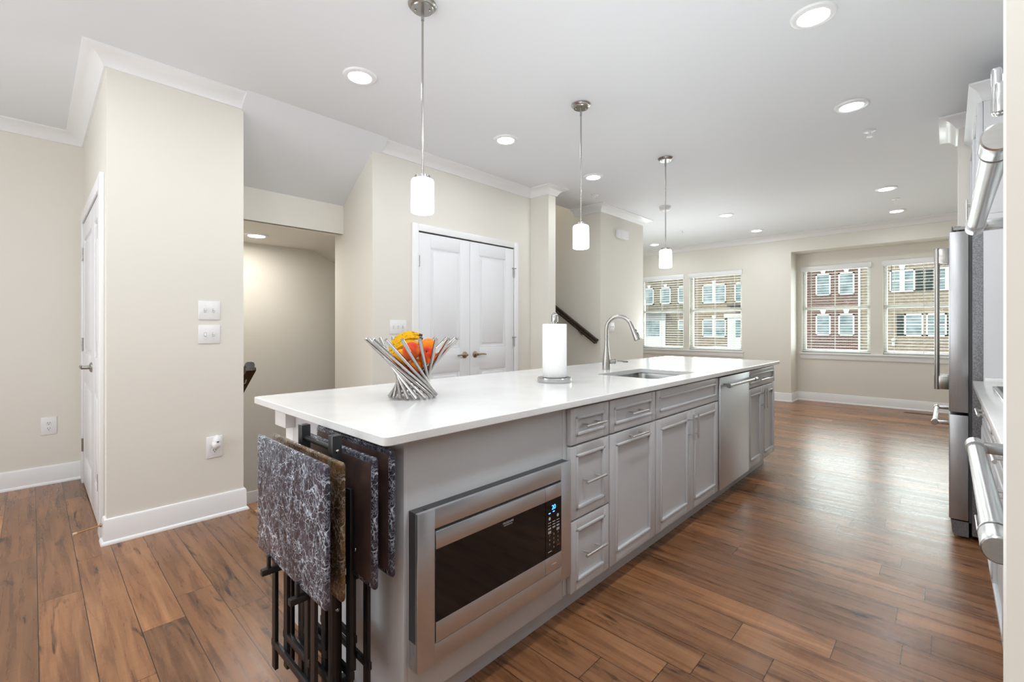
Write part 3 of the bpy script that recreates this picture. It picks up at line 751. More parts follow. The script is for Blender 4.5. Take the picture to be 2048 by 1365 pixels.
# drawer + door unit
dd = thing('door_cabinet', 'grey cabinet with one drawer above a single tall door with a horizontal pull', 'cabinet', (2.04, YF, 0))
carcass(dd, 1.812, 2.27)
mb = MB(); front(mb, 1.820, 2.262, 0.722, ZD, YD, fr=0.042); d = mb.obj('drawer', M_cab, dd); pull(d, 1.965, 0.797, 2.125, 0.797, YD)
mb = MB(); front(mb, 1.820, 2.262, 0.113, 0.714, YD, fr=0.055); d = mb.obj('door', M_cab, dd); pull(d, 1.965, 0.688, 2.125, 0.688, YD)
# sink base
sb = thing('sink_cabinet', 'wide grey sink cabinet with a false drawer front above two doors', 'cabinet', (2.72, YF, 0))
mb = MB()
for (a, b, c, d_) in ((2.271, 2.291, YF + 0.002, 1.72), (3.160, 3.180, YF + 0.002, 1.72), (2.29, 3.161, 1.69, 1.72)): mb.box(a, b, c, d_, 0.105, ZB - 0.001)
mb.box(2.29, 3.161, YF + 0.002, 1.70, 0.105, 0.125); mb.box(2.29, 3.161, YF + 0.002, YF + 0.02, 0.105, ZB - 0.001); mb.obj('cabinet_body', M_cab, sb)
mb = MB(); front(mb, 2.278, 3.173, 0.722, ZD, YD, fr=0.042); mb.obj('false_drawer_front', M_cab, sb)
for (a, b, px) in ((2.278, 2.724, 2.690), (2.728, 3.173, 2.760)):
    mb = MB(); front(mb, a, b, 0.113, 0.714, YD, fr=0.055); d = mb.obj('door', M_cab, sb); pull(d, px, 0.545, px, 0.695, YD)
# end cabinet
ec = thing('end_cabinet', 'grey cabinet with drawer and two doors at the far end of the island', 'cabinet', (4.18, YF, 0))
carcass(ec, 3.807, 4.555)
mb = MB(); front(mb, 3.814, 4.548, 0.735, ZD, YD, fr=0.042); d = mb.obj('drawer', M_cab, ec); pull(d, 4.03, 0.79, 4.25, 0.79, YD)
for (a, b, px) in ((3.814, 4.180, 4.145), (4.184, 4.548, 4.215)):
    mb = MB(); front(mb, a, b, 0.113, 0.727, YD, fr=0.055); d = mb.obj('door', M_cab, ec); pull(d, px, 0.545, px, 0.70, YD)
# toe kick and seating side panel
tk = MB(); tk.box(XI + 0.004, 4.50, 1.192, 1.206, 0.0, 0.098); tag(tk.obj('toe_kick', M_cabl, loc=(2.6, 1.2, 0)), 'recessed grey toe kick board running along the island foot', 'toe kick')
bp = MB(); bp.box(1.497, 4.555, 1.74, 2.02, 0, ZB - 0.001, 0.002); tag(bp.obj('island_back_panel', M_cabl, loc=(3.0, 1.88, 0)), 'grey back section of the island under the countertop, facing the closet', 'panel')

# dishwasher
dw = thing('dishwasher', 'stainless steel dishwasher front with towel-bar handle in the island', 'dishwasher', (3.49, YF, 0))
mb = MB(); mb.box(3.184, 3.804, YF, 1.70, 0.105, 0.88); mb.obj('dishwasher_body', M_gask, dw)
mb = MB(); mb.box(3.189, 3.799, 1.106, YF - 0.001, 0.112, ZD, 0.004); dd_ = mb.obj('door_panel', M_steeld, dw)
mb = MB(); mb.tube([(3.225, 1.055, 0.822), (3.765, 1.055, 0.822)], 0.0125, 20)
for x in (3.215, 3.765): mb.lathe([(0, 0), (0.0135, 0), (0.0165, 0.004), (0.0165, 0.05), (0.0135, 0.054), (0, 0.054)], (x - 0.022, 1.055, 0.822), 20, 'x')
for x in (3.222, 3.772): mb.box(x - 0.012, x + 0.012, 1.058, 1.107, 0.812, 0.832, 0.003)
mb.obj('bar_handle', M_steel, dd_)

# microwave with trim kit
mw = thing('microwave', 'built-in stainless microwave with black glass door and wide trim frame', 'microwave', (1.13, 1.1, 0.21))
YM = 1.094
mx0, mx1, mz0, mz1 = 0.757, 1.492, 0.214, 0.672; ix0, ix1, iz0, iz1 = 0.819, 1.428, 0.272, 0.612
mb = MB()
B = lambda a, b, c, d, bev=0.002: mb.box(a, b, YM, YM + 0.012, c, d, bev)
B(mx0, ix0, mz0, mz1); B(ix1, mx1, mz0, mz1); mb.box(ix0 - 0.001, ix1 + 0.001, YM + 0.0002, YM + 0.012, mz0, iz0, 0.002); mb.box(ix0 - 0.001, ix1 + 0.001, YM + 0.0002, YM + 0.012, iz1, mz1, 0.002)
mb.obj('trim_frame', M_steelh, mw)
mb = MB(); mb.box(mx0 + 0.002, mx1 - 0.002, YM + 0.010, YF + 0.001, mz1 - 0.012, mz1 - 0.001); mb.box(mx0 + 0.001, mx0 + 0.01, YM + 0.010, YF + 0.001, mz0 + 0.08, mz1 - 0.002); mb.box(mx0 + 0.01, mx1 - 0.004, YM + 0.0105, YF + 0.001, mz0 + 0.004, mz1 - 0.013)
mb.tube([(0.80, YM + 0.024, mz1 - 0.001), (0.80, YM + 0.024, mz1 + 0.0005)], 0.006, 12)
mb.obj('mounting_bracket', M_gask, mw)
mb = MB(); mb.box(mx0 + 0.001, mx0 + 0.011, YM + 0.010, YF + 0.0005, mz0, mz0 + 0.08, 0.001); mb.obj('frame_flange', M_steelh, mw)
mb = MB(); mb.box(ix0, ix1, YM + 0.006, YM + 0.0115, iz0, iz1); mb.obj('shadow_gap', M_blk, mw)
sx_ = 1.3275
mb = MB()
mb.box(ix0 + 0.003, sx_ - 0.001, YM - 0.002, YM + 0.009, 0.551, iz1 - 0.008, 0.0015); mb.box(ix0 + 0.003, sx_ - 0.001, YM - 0.002, YM + 0.009, iz0 + 0.003, 0.336, 0.0015); mb.box(ix0 + 0.003, sx_ - 0.001, YM + 0.001, YM + 0.009, 0.336, 0.551)
door = mb.obj('door', M_steelh, mw)
mb = MB(); mb.box(ix0 + 0.0035, sx_ - 0.0015, YM - 0.0016, YM + 0.004, 0.3365, 0.5505); mb.obj('door_glass', M_blkglass, door)
def txt(parent, s, size, x, z, mat, name='lettering', y=YM - 0.0022):
    mb = MB(); mb.text(s, size, lambda u, v: (x + u, y, z + v)); return mb.obj(name, mat, parent, smooth=False)
txt(door, 'FRIGIDAIRE', 0.0105, 1.127, 0.5395, M_text); txt(door, 'PROFESSIONAL', 0.0062, 1.127, 0.5315, M_text)
mb = MB(); mb.box(sx_ + 0.001, ix1 - 0.003, YM - 0.002, YM + 0.009, 0.551, iz1 - 0.008, 0.0015); mb.box(sx_ + 0.001, ix1 - 0.003, YM - 0.002, YM + 0.009, iz0 + 0.003, 0.336, 0.0015); mb.box(sx_ + 0.001, ix1 - 0.003, YM + 0.001, YM + 0.009, 0.336, 0.551)
cp = mb.obj('control_panel', M_steelh, mw)
mb = MB(); mb.box(sx_ + 0.0015, ix1 - 0.0035, YM - 0.0016, YM + 0.004, 0.3365, 0.5505); mb.obj('control_glass', M_blkglass, cp)
txt(cp, '20', 0.024, 1.377, 0.520, M_blue, 'display_digits')
for (x, z) in ((1.352, 0.502), (1.377, 0.504)):
    mb = MB(); mb.box(x - 0.005, x + 0.005, YM - 0.0024, YM - 0.0015, z - 0.0014, z + 0.0014); mb.obj('display_indicator', M_blue, cp)
for (x, z) in ((1.352, 0.482), (1.402, 0.483)):
    mb = MB(); mb.lathe([(0.0045, 0), (0.006, 0), (0.006, -0.0008), (0.0045, -0.0008)], (x, YM - 0.0016, z), 16, 'y'); mb.obj('button_ring', M_text, cp)
for r, (z, n) in enumerate(((0.466, 1), (0.4555, 1), (0.446, 2), (0.4335, 3))):
    for x in (1.352, 1.378, 1.403):
        if r == 3 and x == 1.378: continue
        for k in range(n):
            mb = MB(); mb.box(x - 0.0085, x + 0.0085, YM - 0.0022, YM - 0.0015, z - k * 0.0035 - 0.0009, z - k * 0.0035 + 0.0009); mb.obj('button_label', M_text, cp)
mb = MB(); mb.box(1.343, 1.365, YM - 0.0022, YM - 0.0015, 0.3555, 0.3575); mb.obj('button_label', M_text, cp)
mb = MB(); mb.box(1.365, 1.392, YM - 0.0026, YM - 0.0019, 0.302, 0.3033); mb.obj('open_button_mark', M_text, cp)
for r in range(3):
    for c in range(3): txt(cp, str(r * 3 + c + 1), 0.0105, 1.352 + c * 0.0255, 0.417 - r * 0.0165, M_text, 'keypad_digit')
txt(cp, '0', 0.0105, 1.3775, 0.3675, M_text, 'keypad_digit')
mb = MB(); mb.box(1.395, 1.413, YM - 0.0022, YM - 0.0015, 0.366, 0.3695); mb.obj('stop_label', M_red, cp)

# sink
sk = thing('kitchen_sink', 'undermount stainless steel sink set into the white island countertop', 'sink', (2.74, 1.40, 0.69))
mb = MB(); sx0, sx1, syA, syB, sz = 2.43, 3.05, 1.18, 1.625, 0.69
def ringpts(x0, x1, y0, y1, r, z):
    o = []
    for cx, cy, a0 in ((x0 + r, y0 + r, PI), (x1 - r, y0 + r, 1.5 * PI), (x1 - r, y1 - r, 0), (x0 + r, y1 - r, PI / 2)):
        for k in range(6): o.append((cx + r * math.cos(a0 + k * PI / 10), cy + r * math.sin(a0 + k * PI / 10), z))
    return o
R = [ringpts(sx0 - 0.015, sx1 + 0.015, syA - 0.015, syB + 0.015, 0.06, ZB - 0.003), ringpts(sx0, sx1, syA, syB, 0.05, ZB - 0.003), ringpts(sx0 + 0.003, sx1 - 0.003, syA + 0.003, syB - 0.003, 0.05, ZB - 0.02), ringpts(sx0 + 0.01, sx1 - 0.01, syA + 0.01, syB - 0.01, 0.05, sz + 0.03), ringpts(sx0 + 0.035, sx1 - 0.035, syA + 0.035, syB - 0.035, 0.04, sz)]
RV = [[mb.bm.verts.new(p) for p in r] for r in R]
for A, Bq in zip(RV, RV[1:]):
    for k in range(len(A)): mb.bm.faces.new((A[k], A[(k + 1) % len(A)], Bq[(k + 1) % len(A)], Bq[k]))
mb.bm.faces.new(RV[-1]); mb.obj('sink_bowl', M_sink, sk)
mb = MB(); mb.lathe([(0, 0.002), (0.03, 0.002), (0.045, 0.004), (0.055, 0.001)], (2.74, 1.42, sz), 28); mb.obj('drain', M_chrome, sk)

# faucet
FX, FY = 2.78, 1.735
fa = thing('kitchen_faucet', 'tall brushed nickel gooseneck faucet standing behind the island sink', 'faucet', (FX, FY, ZT))
mb = MB(); mb.lathe([(0.0, 0), (0.029, 0), (0.0295, 0.004), (0.028, 0.05), (0.024, 0.10), (0.0165, 0.15), (0.014, 0.19), (0.0135, 0.20), (0, 0.20)], (FX, FY, ZT), 28); mb.obj('faucet_body', M_nickel, fa)
path = [(0, 0, 0.195), (0, 0, 0.285)]
RA = 0.088; ddir = Vector((0.28, -0.96)).normalized()
for k in range(1, 15):
    a = PI - k * PI / 15.5
    u = RA + RA * math.cos(a); path.append((ddir.x * u, ddir.y * u, 0.285 + RA * math.sin(a)))
mb = MB(); mb.tube([(FX + p[0], FY + p[1], ZT + p[2]) for p in path], 0.0125, 16); mb.obj('spout', M_nickel, fa)
e = Vector(path[-1]); e2 = Vector(path[-2]); dr = (e - e2).normalized()
P0 = Vector((FX, FY, ZT)) + e
mb = MB(); mb.tube([P0 - dr * 0.004, P0 + dr * 0.03, P0 + dr * 0.07, P0 + dr * 0.108, P0 + dr * 0.112], [0.0135, 0.0145, 0.0185, 0.0215, 0.019], 20); sp_ = mb.obj('spray_head', M_nickel, fa)
sd = Vector((0.70, -0.72, 0)); sd = (sd - dr * sd.dot(dr)).normalized()
mb = MB()
for f, l in ((0.045, 0.008), (0.075, 0.014)):
    q = P0 + dr * f + sd * (0.0152 if f < 0.05 else 0.0178); mb.tube([q - dr * l, q + dr * l], 0.0058, 10)
mb.obj('spray_button', M_slot, sp_)
mb = MB(); mb.tube([(FX + 0.012, FY - 0.012, ZT + 0.055), (FX + 0.040, FY - 0.042, ZT + 0.057)], 0.0155, 18); mb.tube([(FX + 0.040, FY - 0.042, ZT + 0.057), (FX + 0.0435, FY - 0.0455, ZT + 0.057)], 0.0185, 18)
mb.tube([(FX + 0.042, FY - 0.044, ZT + 0.060), (FX + 0.065, FY - 0.068, ZT + 0.061), (FX + 0.085, FY - 0.088, ZT + 0.056), (FX + 0.105, FY - 0.109, ZT + 0.055)], [0.0065, 0.005, 0.0075, 0.006], 12)
mb.obj('lever_handle', M_nickel, fa)

# paper towel holder and roll
TX, TY = 1.955, 1.545
ph = thing('paper_towel_holder', 'brushed steel paper towel stand with domed finial on the island', 'paper towel holder', (TX, TY, ZT))
mb = MB(); mb.lathe([(0, 0), (0.091, 0), (0.0925, 0.003), (0.0925, 0.022), (0.089, 0.026), (0, 0.026)], (TX, TY, ZT), 48); mb.obj('base', M_steel, ph)
mb = MB(); mb.tube([(TX, TY, ZT + 0.02), (TX, TY, ZT + 0.325)], 0.0075, 12); mb.obj('rod', M_steel, ph)
mb = MB(); mb.lathe([(0, 0.318), (0.010, 0.318), (0.010, 0.324), (0.0185, 0.326), (0.0185, 0.355), (0.016, 0.365), (0.009, 0.372), (0.0045, 0.376), (0, 0.377)], (TX, TY, ZT), 28); mb.obj('finial', M_chrome, ph)
mb = MB(); mb.lathe([(0.02, 0.0275), (0.0645, 0.0275), (0.0655, 0.029), (0.0655, 0.3125), (0.0645, 0.314), (0.02, 0.314)], (TX, TY, ZT), 56)
mb.box(TX - 0.0665, TX - 0.060, TY - 0.012, TY - 0.009, ZT + 0.0275, ZT + 0.314)
tag(mb.obj('paper_towel_roll', M_paper, loc=(TX, TY, ZT + 0.0275)), 'full white paper towel roll on the steel stand beside the sink', 'paper towels')

# ------------------------------------------------------------------ fruit bowl and fruit
BX, BY = 1.105, 1.63
fbw = thing('fruit_bowl', 'twisted chrome rod fruit bowl on the white island countertop', 'fruit bowl', (BX, BY, ZT))
RB, RT, HB, NR = 0.097, 0.190, 0.247, 18
tw = math.radians(-122)
for k in range(NR):
    a = 2 * PI * k / NR + 0.1
    p0 = Vector((BX + RB * math.cos(a), BY + RB * math.sin(a), ZT + 0.0075)); p1 = Vector((BX + RT * math.cos(a + tw), BY + RT * math.sin(a + tw), ZT + HB))
    mb = MB(); mb.tube([p0, p1], 0.0074, 14); mb.obj('rod', M_chrome, fbw)
Rv = Vector((0.69, -0.724, 0)); Fv = Vector((0.7237, 0.6901, 0))
def fpos(dx, dz, dd): return Vector((BX, BY, 0)) + Rv * dx + Fv * dd + Vector((0, 0, dz))
def fruit(name, label, cat, dx, z, dd, r, mat, sq=(1, 1, 1), stem=False, tilt=0.3, group=None, dimple=True):
    c = fpos(dx, z, dd)
    t = thing(name, label, cat, c, group)
    prof = []
    for i in range(17):
        a = PI * i / 16; rr = r * math.sin(a); h = -r * math.cos(a)
        if dimple:
            k = max(0, 1 - rr / (r * 0.55)); h += (-0.30 * r * k * k) if i > 8 else (0.16 * r * k * k)
        prof.append((max(rr, 0), h))
    prof[0] = (0, prof[0][1]); prof[-1] = (0, prof[-1][1])
    mb = MB(); mb.lathe(prof, (0, 0, 0), 28)
    rot = Matrix.Rotation(tilt, 3, Vector((0.72, 0.69, 0)).normalized()) @ Matrix.Rotation(0.5, 3, Rv.normalized()) if not stem else Matrix.Rotation(0.95, 3, Rv.normalized())
    for v in mb.bm.verts: v.co = rot @ Vector((v.co.x * sq[0], v.co.y * sq[1], v.co.z * sq[2])) + c
    mb.obj('fruit_skin', mat, t)
    if stem:
        mb = MB(); q0 = rot @ Vector((0, 0, r * 0.68)) + c; q1 = rot @ Vector((0.003, 0, r * 0.98)) + c; mb.tube([q0, q1], [0.0022, 0.003], 8); mb.obj('stem', M_stem, t)
    return t
fruit('mango', 'yellow mango at the front left of the chrome fruit bowl', 'fruit', -0.040, 1.083, -0.030, 0.036, M_mango, (1, 0.92, 1.12), False, 0.9, None, False)
fruit('mango', 'red and orange mango, uppermost in the middle of the fruit bowl', 'fruit', 0.010, 1.112, -0.075, 0.036, M_peach, (1, 0.95, 1.08), False, 0.3, None, False)
fruit('peach', 'orange peach at the back right of the fruit bowl', 'fruit', 0.060, 1.128, 0.025, 0.034, M_orange)
fruit('apple', 'red and yellow apple with its stem hollow facing out', 'fruit', 0.068, 1.093, -0.042, 0.036, M_apple, (1, 1, 0.92), True)
fruit('peach', 'small orange-yellow peach below the red mango', 'fruit', 0.022, 1.052, -0.045, 0.028, M_orange)
fruit('apple', 'deep red apple low on the left of the bowl', 'fruit', -0.030, 1.030, -0.008, 0.031, M_redap, (1, 1, 0.9))
fruit('apple', 'deep red apple at the bottom centre of the bowl', 'fruit', 0.022, 1.000, 0.0, 0.029, M_redap, (1, 1, 0.9))
# bunch of bananas
bb_ = thing('banana_bunch', 'bunch of ripe speckled bananas lying on the back left of the fruit bowl', 'fruit', fpos(-0.03, 1.10, 0.03))
for (dd, lift, st, r) in ((0.045, 0.014, 0.0, 0.018), (0.012, 0.0, 0.02, 0.018), (-0.020, -0.022, 0.03, 0.0165)):
    pts = []; rr = []
    for k in range(13):
        f = k / 12; a = math.radians(186 - f * 112)
        pts.append(fpos(-0.014 + 0.090 * math.cos(a) + st * 0.4, 1.085 + lift + 0.080 * math.sin(a), dd + 0.03 * f)); rr.append(r * (0.42 + 0.58 * min(1, 4.2 * f, 4.2 * (1 - f))))
    mb = MB(); mb.tube(pts, rr, 6); b1 = mb.obj('banana', M_ban, bb_)
    mb = MB(); mb.tube([pts[-1], pts[-1] + (pts[-1] - pts[-2]) * 1.0], [rr[-1] * 0.9, rr[-1] * 0.7], 6); mb.tube([pts[0], pts[0] + (pts[0] - pts[1]) * 0.35], [rr[0] * 0.9, rr[0] * 0.5], 6); mb.obj('banana_tip', M_bant, b1)

# ------------------------------------------------------------------ folding tray tables on their rack
YT = 1.345
stn = thing('tray_table_stand', 'black storage rack with two posts that holds the folded tray tables', 'rack', (0.585, YT, 0))
mb = MB()
for y in (1.245, 1.455): mb.box(0.572, 0.600, y - 0.014, y + 0.014, 0.05, 0.905, 0.002)
mb.obj('post', M_blk, stn)
mb = MB(); mb.tube([(0.586, 1.24, 0.865), (0.586, 1.46, 0.865)], 0.008, 12); mb.obj('top_bar', M_blk, stn)
for y in (1.245, 1.455):
    mb = MB(); mb.box(0.40, 0.73, y - 0.012, y + 0.012, 0.03, 0.052, 0.002); mb.box(0.40, 0.425, y - 0.012, y + 0.012, 0, 0.031, 0.002); mb.box(0.705, 0.73, y - 0.012, y + 0.012, 0, 0.031, 0.002); mb.obj('foot', M_blk, stn)
    mb = MB(); mb.box(0.462, 0.700, y - 0.009, y + 0.009, 0.478, 0.496, 0.002); mb.box(0.478, 0.487, y - 0.007, y + 0.007, 0.495, 0.532, 0.002); mb.box(0.690, 0.699, y - 0.007, y + 0.007, 0.495, 0.512, 0.002); mb.obj('support_arm', M_blk, stn)
mb = MB(); mb.box(0.574, 0.598, 1.255, 1.445, 0.10, 0.125, 0.002); mb.obj('cross_bar', M_blk, stn)
mb = MB()
for z in (0.862, 0.62, 0.42): mb.ball((0.586, 1.2305, z), 0.006, seg=12)
mb.obj('bolt', M_chrome, stn)

def rounded_panel(mb, x0, x1, y0, y1, z0, z1, r):
    t = bmesh.new(); ring = []
    for cy, cz, a0 in ((y0 + r, z0 + r, PI), (y1 - r, z0 + r, 1.5 * PI), (y1 - r, z1 - r, 0), (y0 + r, z1 - r, PI / 2)):
        for k in range(5): ring.append((cy + r * math.cos(a0 + k * PI / 8), cz + r * math.sin(a0 + k * PI / 8)))
    cy, cz = (y0 + y1) / 2, (z0 + z1) / 2; n = len(ring); L = []
    xm = (x0 + x1) / 2; h = (x1 - x0) / 2
    for k in range(7):
        a = -PI / 2 + PI * k / 6; ins = h * (1 - math.cos(a))
        L.append([t.verts.new((xm + h * math.sin(a), p[0] + (ins if p[0] < cy else -ins), p[1] + (ins if p[1] < cz else -ins))) for p in ring])
    for A, B_ in zip(L, L[1:]):
        for k in range(n): t.faces.new((A[k], A[(k + 1) % n], B_[(k + 1) % n], B_[k]))
    t.faces.new(L[0]); t.faces.new(L[-1]); mb._merge(t)
def tray(label, x, yc, ztop, face, mat, legx, lo):
    """face -1: marble towards the viewer (-X); +1: marble towards the island"""
    g = thing('folding_tray_table', label, 'tray table', (x, yc, ztop - 0.36), 'folded marble-top tray tables')
    hw = 0.243; h = 0.355; lean = 0.02
    mb = MB(); rounded_panel(mb, x - 0.0075, x + 0.0075, yc - hw, yc + hw, ztop - h, ztop, 0.009)
    if face > 0: pass
    top = mb.obj('tabletop', mat, g)
    mb = MB(); xu = x - face * 0.0076
    mb.box(xu - 0.0008, xu + 0.0008, yc - hw + 0.016, yc + hw - 0.016, ztop - h + 0.016, ztop - 0.016); u = mb.obj('underside', M_under, top)
    mb = MB()
    for s in (-1, 1):
        for z in (ztop - 0.13, ztop - 0.27): mb.box(xu - face * 0.001, xu - face * 0.010, yc + s * 0.105 - 0.02, yc + s * 0.105 + 0.02, z - 0.014, z + 0.014, 0.001)
    mb.obj('leg_clip', M_blk, top)
    # two folded leg frames: outer pair and inner pair
    for (w, xo) in ((0.140, 0.0), (0.074, 0.5)):
        lx = legx + (xo * 0.020 if legx > x else -xo * 0.020)
        for s in (-1, 1):
            mb = MB(); mb.box(lx - 0.0055, lx + 0.0055, 1.35 + s * w - 0.0125, 1.35 + s * w + 0.0125, lo + (0.0 if xo == 0 else 0.03), ztop - 0.10, 0.0015); mb.obj('leg', M_blk, g)
        zz = lo + 0.075 + (0.0 if xo == 0 else 0.05)
        mb = MB(); mb.box(lx - 0.0050, lx + 0.0050, 1.35 - w - 0.02, 1.35 + w + 0.02, zz - 0.011, zz + 0.011, 0.0015); mb.obj('stretcher', M_blk, g)
    mb = MB()
    for s in (-1, 1): mb.ball((legx, yc + s * 0.170, ztop - 0.26), 0.005, seg=10)
    mb.obj('rivet', M_chrome, g)
    return g
tray('folded tray table with white-veined black marble top, frontmost in the rack', 0.494, 1.328, 0.872, -1, M_marble, 0.513, 0.165)
tray('folded tray table second from the front, its brown marble edge showing', 0.545, 1.352, 0.862, -1, M_marbleb, 0.561, 0.165)
tray('folded tray table showing its reddish brown underside, behind the rack posts', 0.635, 1.348, 0.857, 1, M_marble, 0.612, 0.165)
tray('folded tray table at the back of the rack, closest to the island', 0.690, 1.352, 0.868, 1, M_marble, 0.664, 0.165)

# ------------------------------------------------------------------ wall plates, outlets and small fittings
def toggles(name, label, x, z, y, n, w, h, cat='light switch', up=None, group=None):
    t = thing(name, label, cat, (x, y, z), group)
    mb = MB(); mb.box(x - w / 2, x + w / 2, y - 0.006, y, z - h / 2, z + h / 2, 0.0035); mb.obj('wall_plate', M_plast, t)
    for k in range(n):
        cx = x + (k - (n - 1) / 2) * 0.046
        mb = MB(); mb.box(cx - 0.0055, cx + 0.0055, y - 0.0068, y - 0.005, z - 0.013, z + 0.013); mb.obj('toggle_slot', M_slot, t)
        u = 1 if not up else up[k]
        mb = MB(); mb.box(cx - 0.0048, cx + 0.0048, y - 0.008, y - 0.005, z - 0.012, z + 0.012); mb.box(cx - 0.0045, cx + 0.0045, y - 0.020, y - 0.006, z + u * 0.006 - 0.005, z + u * 0.006 + 0.005, 0.002); mb.obj('toggle', M_plast, t)
        mb = MB()
        for s in (-1, 1): mb.lathe([(0, -0.0012), (0.0028, -0.0008), (0.003, 0)], (cx, y - 0.006, z + s * 0.030), 10, 'y')
        mb.obj('plate_screw', M_cord, t)
    return t
toggles('light_switch', 'upper white double toggle switch plate on the left wall', 0.7745, 1.3175, YW, 2, 0.119, 0.117, up=(1, 1), group='double switch plates')
toggles('light_switch', 'lower white double toggle switch plate on the left wall', 0.7745, 1.166, YW, 2, 0.119, 0.117, up=(-1, 1), group='double switch plates')
toggles('light_switch', 'white triple switch plate beside the closet door, above the bananas', 2.152, 1.215, YW, 3, 0.163, 0.119)
toggles('light_switch', 'small white switch plate behind the faucet on the far wall', 5.145, 1.218, 3.135, 2, 0.12, 0.118)
def outlet(label, x, z, y, plugged=False):
    t = thing('wall_outlet', label, 'outlet', (x, y, z), 'duplex wall outlets')
    mb = MB(); mb.box(x - 0.0445, x + 0.0445, y - 0.006, y, z - 0.068, z + 0.068, 0.0035); mb.obj('wall_plate', M_plast, t)
    for s in (-1, 1):
        zz = z + s * 0.0215
        mb = MB(); mb.lathe([(0, -0.0086), (0.0165, -0.0086), (0.0175, -0.0055)], (x, y, zz), 24, 'y'); r = mb.obj('receptacle', M_plast, t)
        mb = MB(); mb.box(x - 0.0082, x - 0.0055, y - 0.0092, y - 0.008, zz - 0.001, zz + 0.0085); mb.box(x + 0.0055, x + 0.0082, y - 0.0092, y - 0.008, zz - 0.0005, zz + 0.0075); mb.lathe([(0, -0.0092), (0.003, -0.0092), (0.003, -0.008)], (x, y, zz - 0.0085), 12, 'y'); mb.obj('socket_hole', M_slot, r)
    return t
outlet('white duplex outlet low on the left wall with an air freshener plugged in', 0.8025, 0.446, YW)
outlet('white duplex outlet alone on the far left wall above the baseboard', 0.0875, 0.449, 5.04)
af = thing('plug_in_air_freshener', 'white plug-in air freshener in the upper socket of the left wall outlet', 'air freshener', (0.808, YW - 0.01, 0.478))
mb = MB(); mb.ball((0.806, YW - 0.034, 0.468), 0.026, (0.95, 0.9, 1.1)); mb.obj('freshener_body', M_plast, af)
mb = MB(); mb.lathe([(0, 0), (0.024, 0.002), (0.021, 0.02), (0.012, 0.034), (0.006, 0.038), (0, 0.039)], (0.810, YW - 0.032, 0.486), 24); mb.obj('cap', M_plast, af)
mb = MB(); mb.box(0.803, 0.815, YW - 0.060, YW - 0.052, 0.483, 0.489, 0.002); mb.obj('dial', M_slot, af)
ch = thing('door_chime', 'white door chime box high on the middle wall', 'door chime', (5.40, 3.135, 2.44))
mb = MB(); mb.box(5.30, 5.50, 3.085, 3.135, 2.385, 2.495, 0.006); mb.obj('chime_cover', M_plast, ch)
mb = MB(); mb.box(5.25, 5.302, 3.090, 3.134, 2.388, 2.492, 0.005); mb.obj('chime_side_grille', M_trim, ch)
ds = thing('door_stop', 'copper spring door stop with tan rubber tip on the left baseboard', 'door stop', (0.262, 3.445, 0.095))
mb = MB(); mb.tube([(0.262, 3.44, 0.098), (0.195, 3.425, 0.094), (0.165, 3.418, 0.092)], 0.0042, 10); mb.lathe([(0.0, 0.0), (0.011, 0.0), (0.009, -0.008), (0, -0.008)], (0.268, 3.441, 0.098), 16, 'x'); mb.obj('stop_spring', M_copper, ds)
mb = MB(); mb.tube([(0.166, 3.418, 0.092), (0.150, 3.4145, 0.0912)], 0.0075, 12); mb.obj('rubber_tip', M_rubber, ds)
fv = thing('floor_vent', 'brown slotted floor register below the bay windows', 'floor vent', (8.62, 0.30, 0))
mb = MB(); mb.box(8.57, 8.68, 0.13, 0.46, 0.0, 0.004, 0.001); mb.obj('vent_frame', M_vent, fv)
mb = MB()
for k in range(20): mb.box(8.585, 8.665, 0.145 + k * 0.0152, 0.152 + k * 0.0152, 0.0041, 0.0046)
mb.obj('vent_slot', M_slot, fv)

# handrails
hr = thing('handrail', 'dark wooden handrail rising along the upper stairs behind the paper towels', 'handrail', (4.83, 3.14, 1.03))
RPROF = [(-0.028, -0.030), (0.028, -0.030), (0.030, -0.012), (0.022, -0.004), (0.027, 0.010), (0.024, 0.026), (0.012, 0.033), (-0.012, 0.033), (-0.024, 0.026), (-0.027, 0.010), (-0.022, -0.004), (-0.030, -0.012)]
def railsweep(mb, a, b, prof):
    a = Vector(a); b = Vector(b); d = (b - a).normalized(); sdv = d.cross(Vector((0, 0, 1))).normalized(); up = sdv.cross(d)
    A = [mb.bm.verts.new(a + sdv * p[0] + up * p[1]) for p in prof]; B_ = [mb.bm.verts.new(b + sdv * p[0] + up * p[1]) for p in prof]; n = len(prof)
    for k in range(n): mb.bm.faces.new((A[k], A[(k + 1) % n], B_[(k + 1) % n], B_[k]))
    mb.bm.faces.new(A); mb.bm.faces.new(list(reversed(B_)))
mb = MB(); railsweep(mb, (4.82, 3.165, 1.05), (4.82, 4.9, 2.22), RPROF); mb.obj('rail', M_rail, hr)
mb = MB(); railsweep(mb, (4.82, 3.150, 1.0395), (4.82, 3.166, 1.0505), [(p[0] * 1.06, p[1] * 1.06) for p in RPROF]); mb.obj('end_cap', M_rail, hr)
for y in (3.42, 4.3):
    z = 1.05 + (y - 3.165) * 0.674
    mb = MB(); mb.tube([(4.82, y, z - 0.035), (4.82, y, z - 0.06), (4.85, y, z - 0.078), (4.885, y, z - 0.08)], 0.006, 10); mb.lathe([(0, 0), (0.028, 0), (0.026, -0.006), (0, -0.007)], (4.887, y, z - 0.08), 20, 'x'); mb.obj('rail_bracket', M_nickel, hr)
hl = thing('handrail', 'end of a dark wooden handrail peeking past the left wall, descending the stairs', 'handrail', (1.04, 3.55, 0.93))
mb = MB(); railsweep(mb, (1.052, 3.530, 0.938), (1.052, 4.80, 0.08), [(p[0] * 1.12, p[1] * 1.12) for p in RPROF]); mb.obj('rail', M_rail, hl)
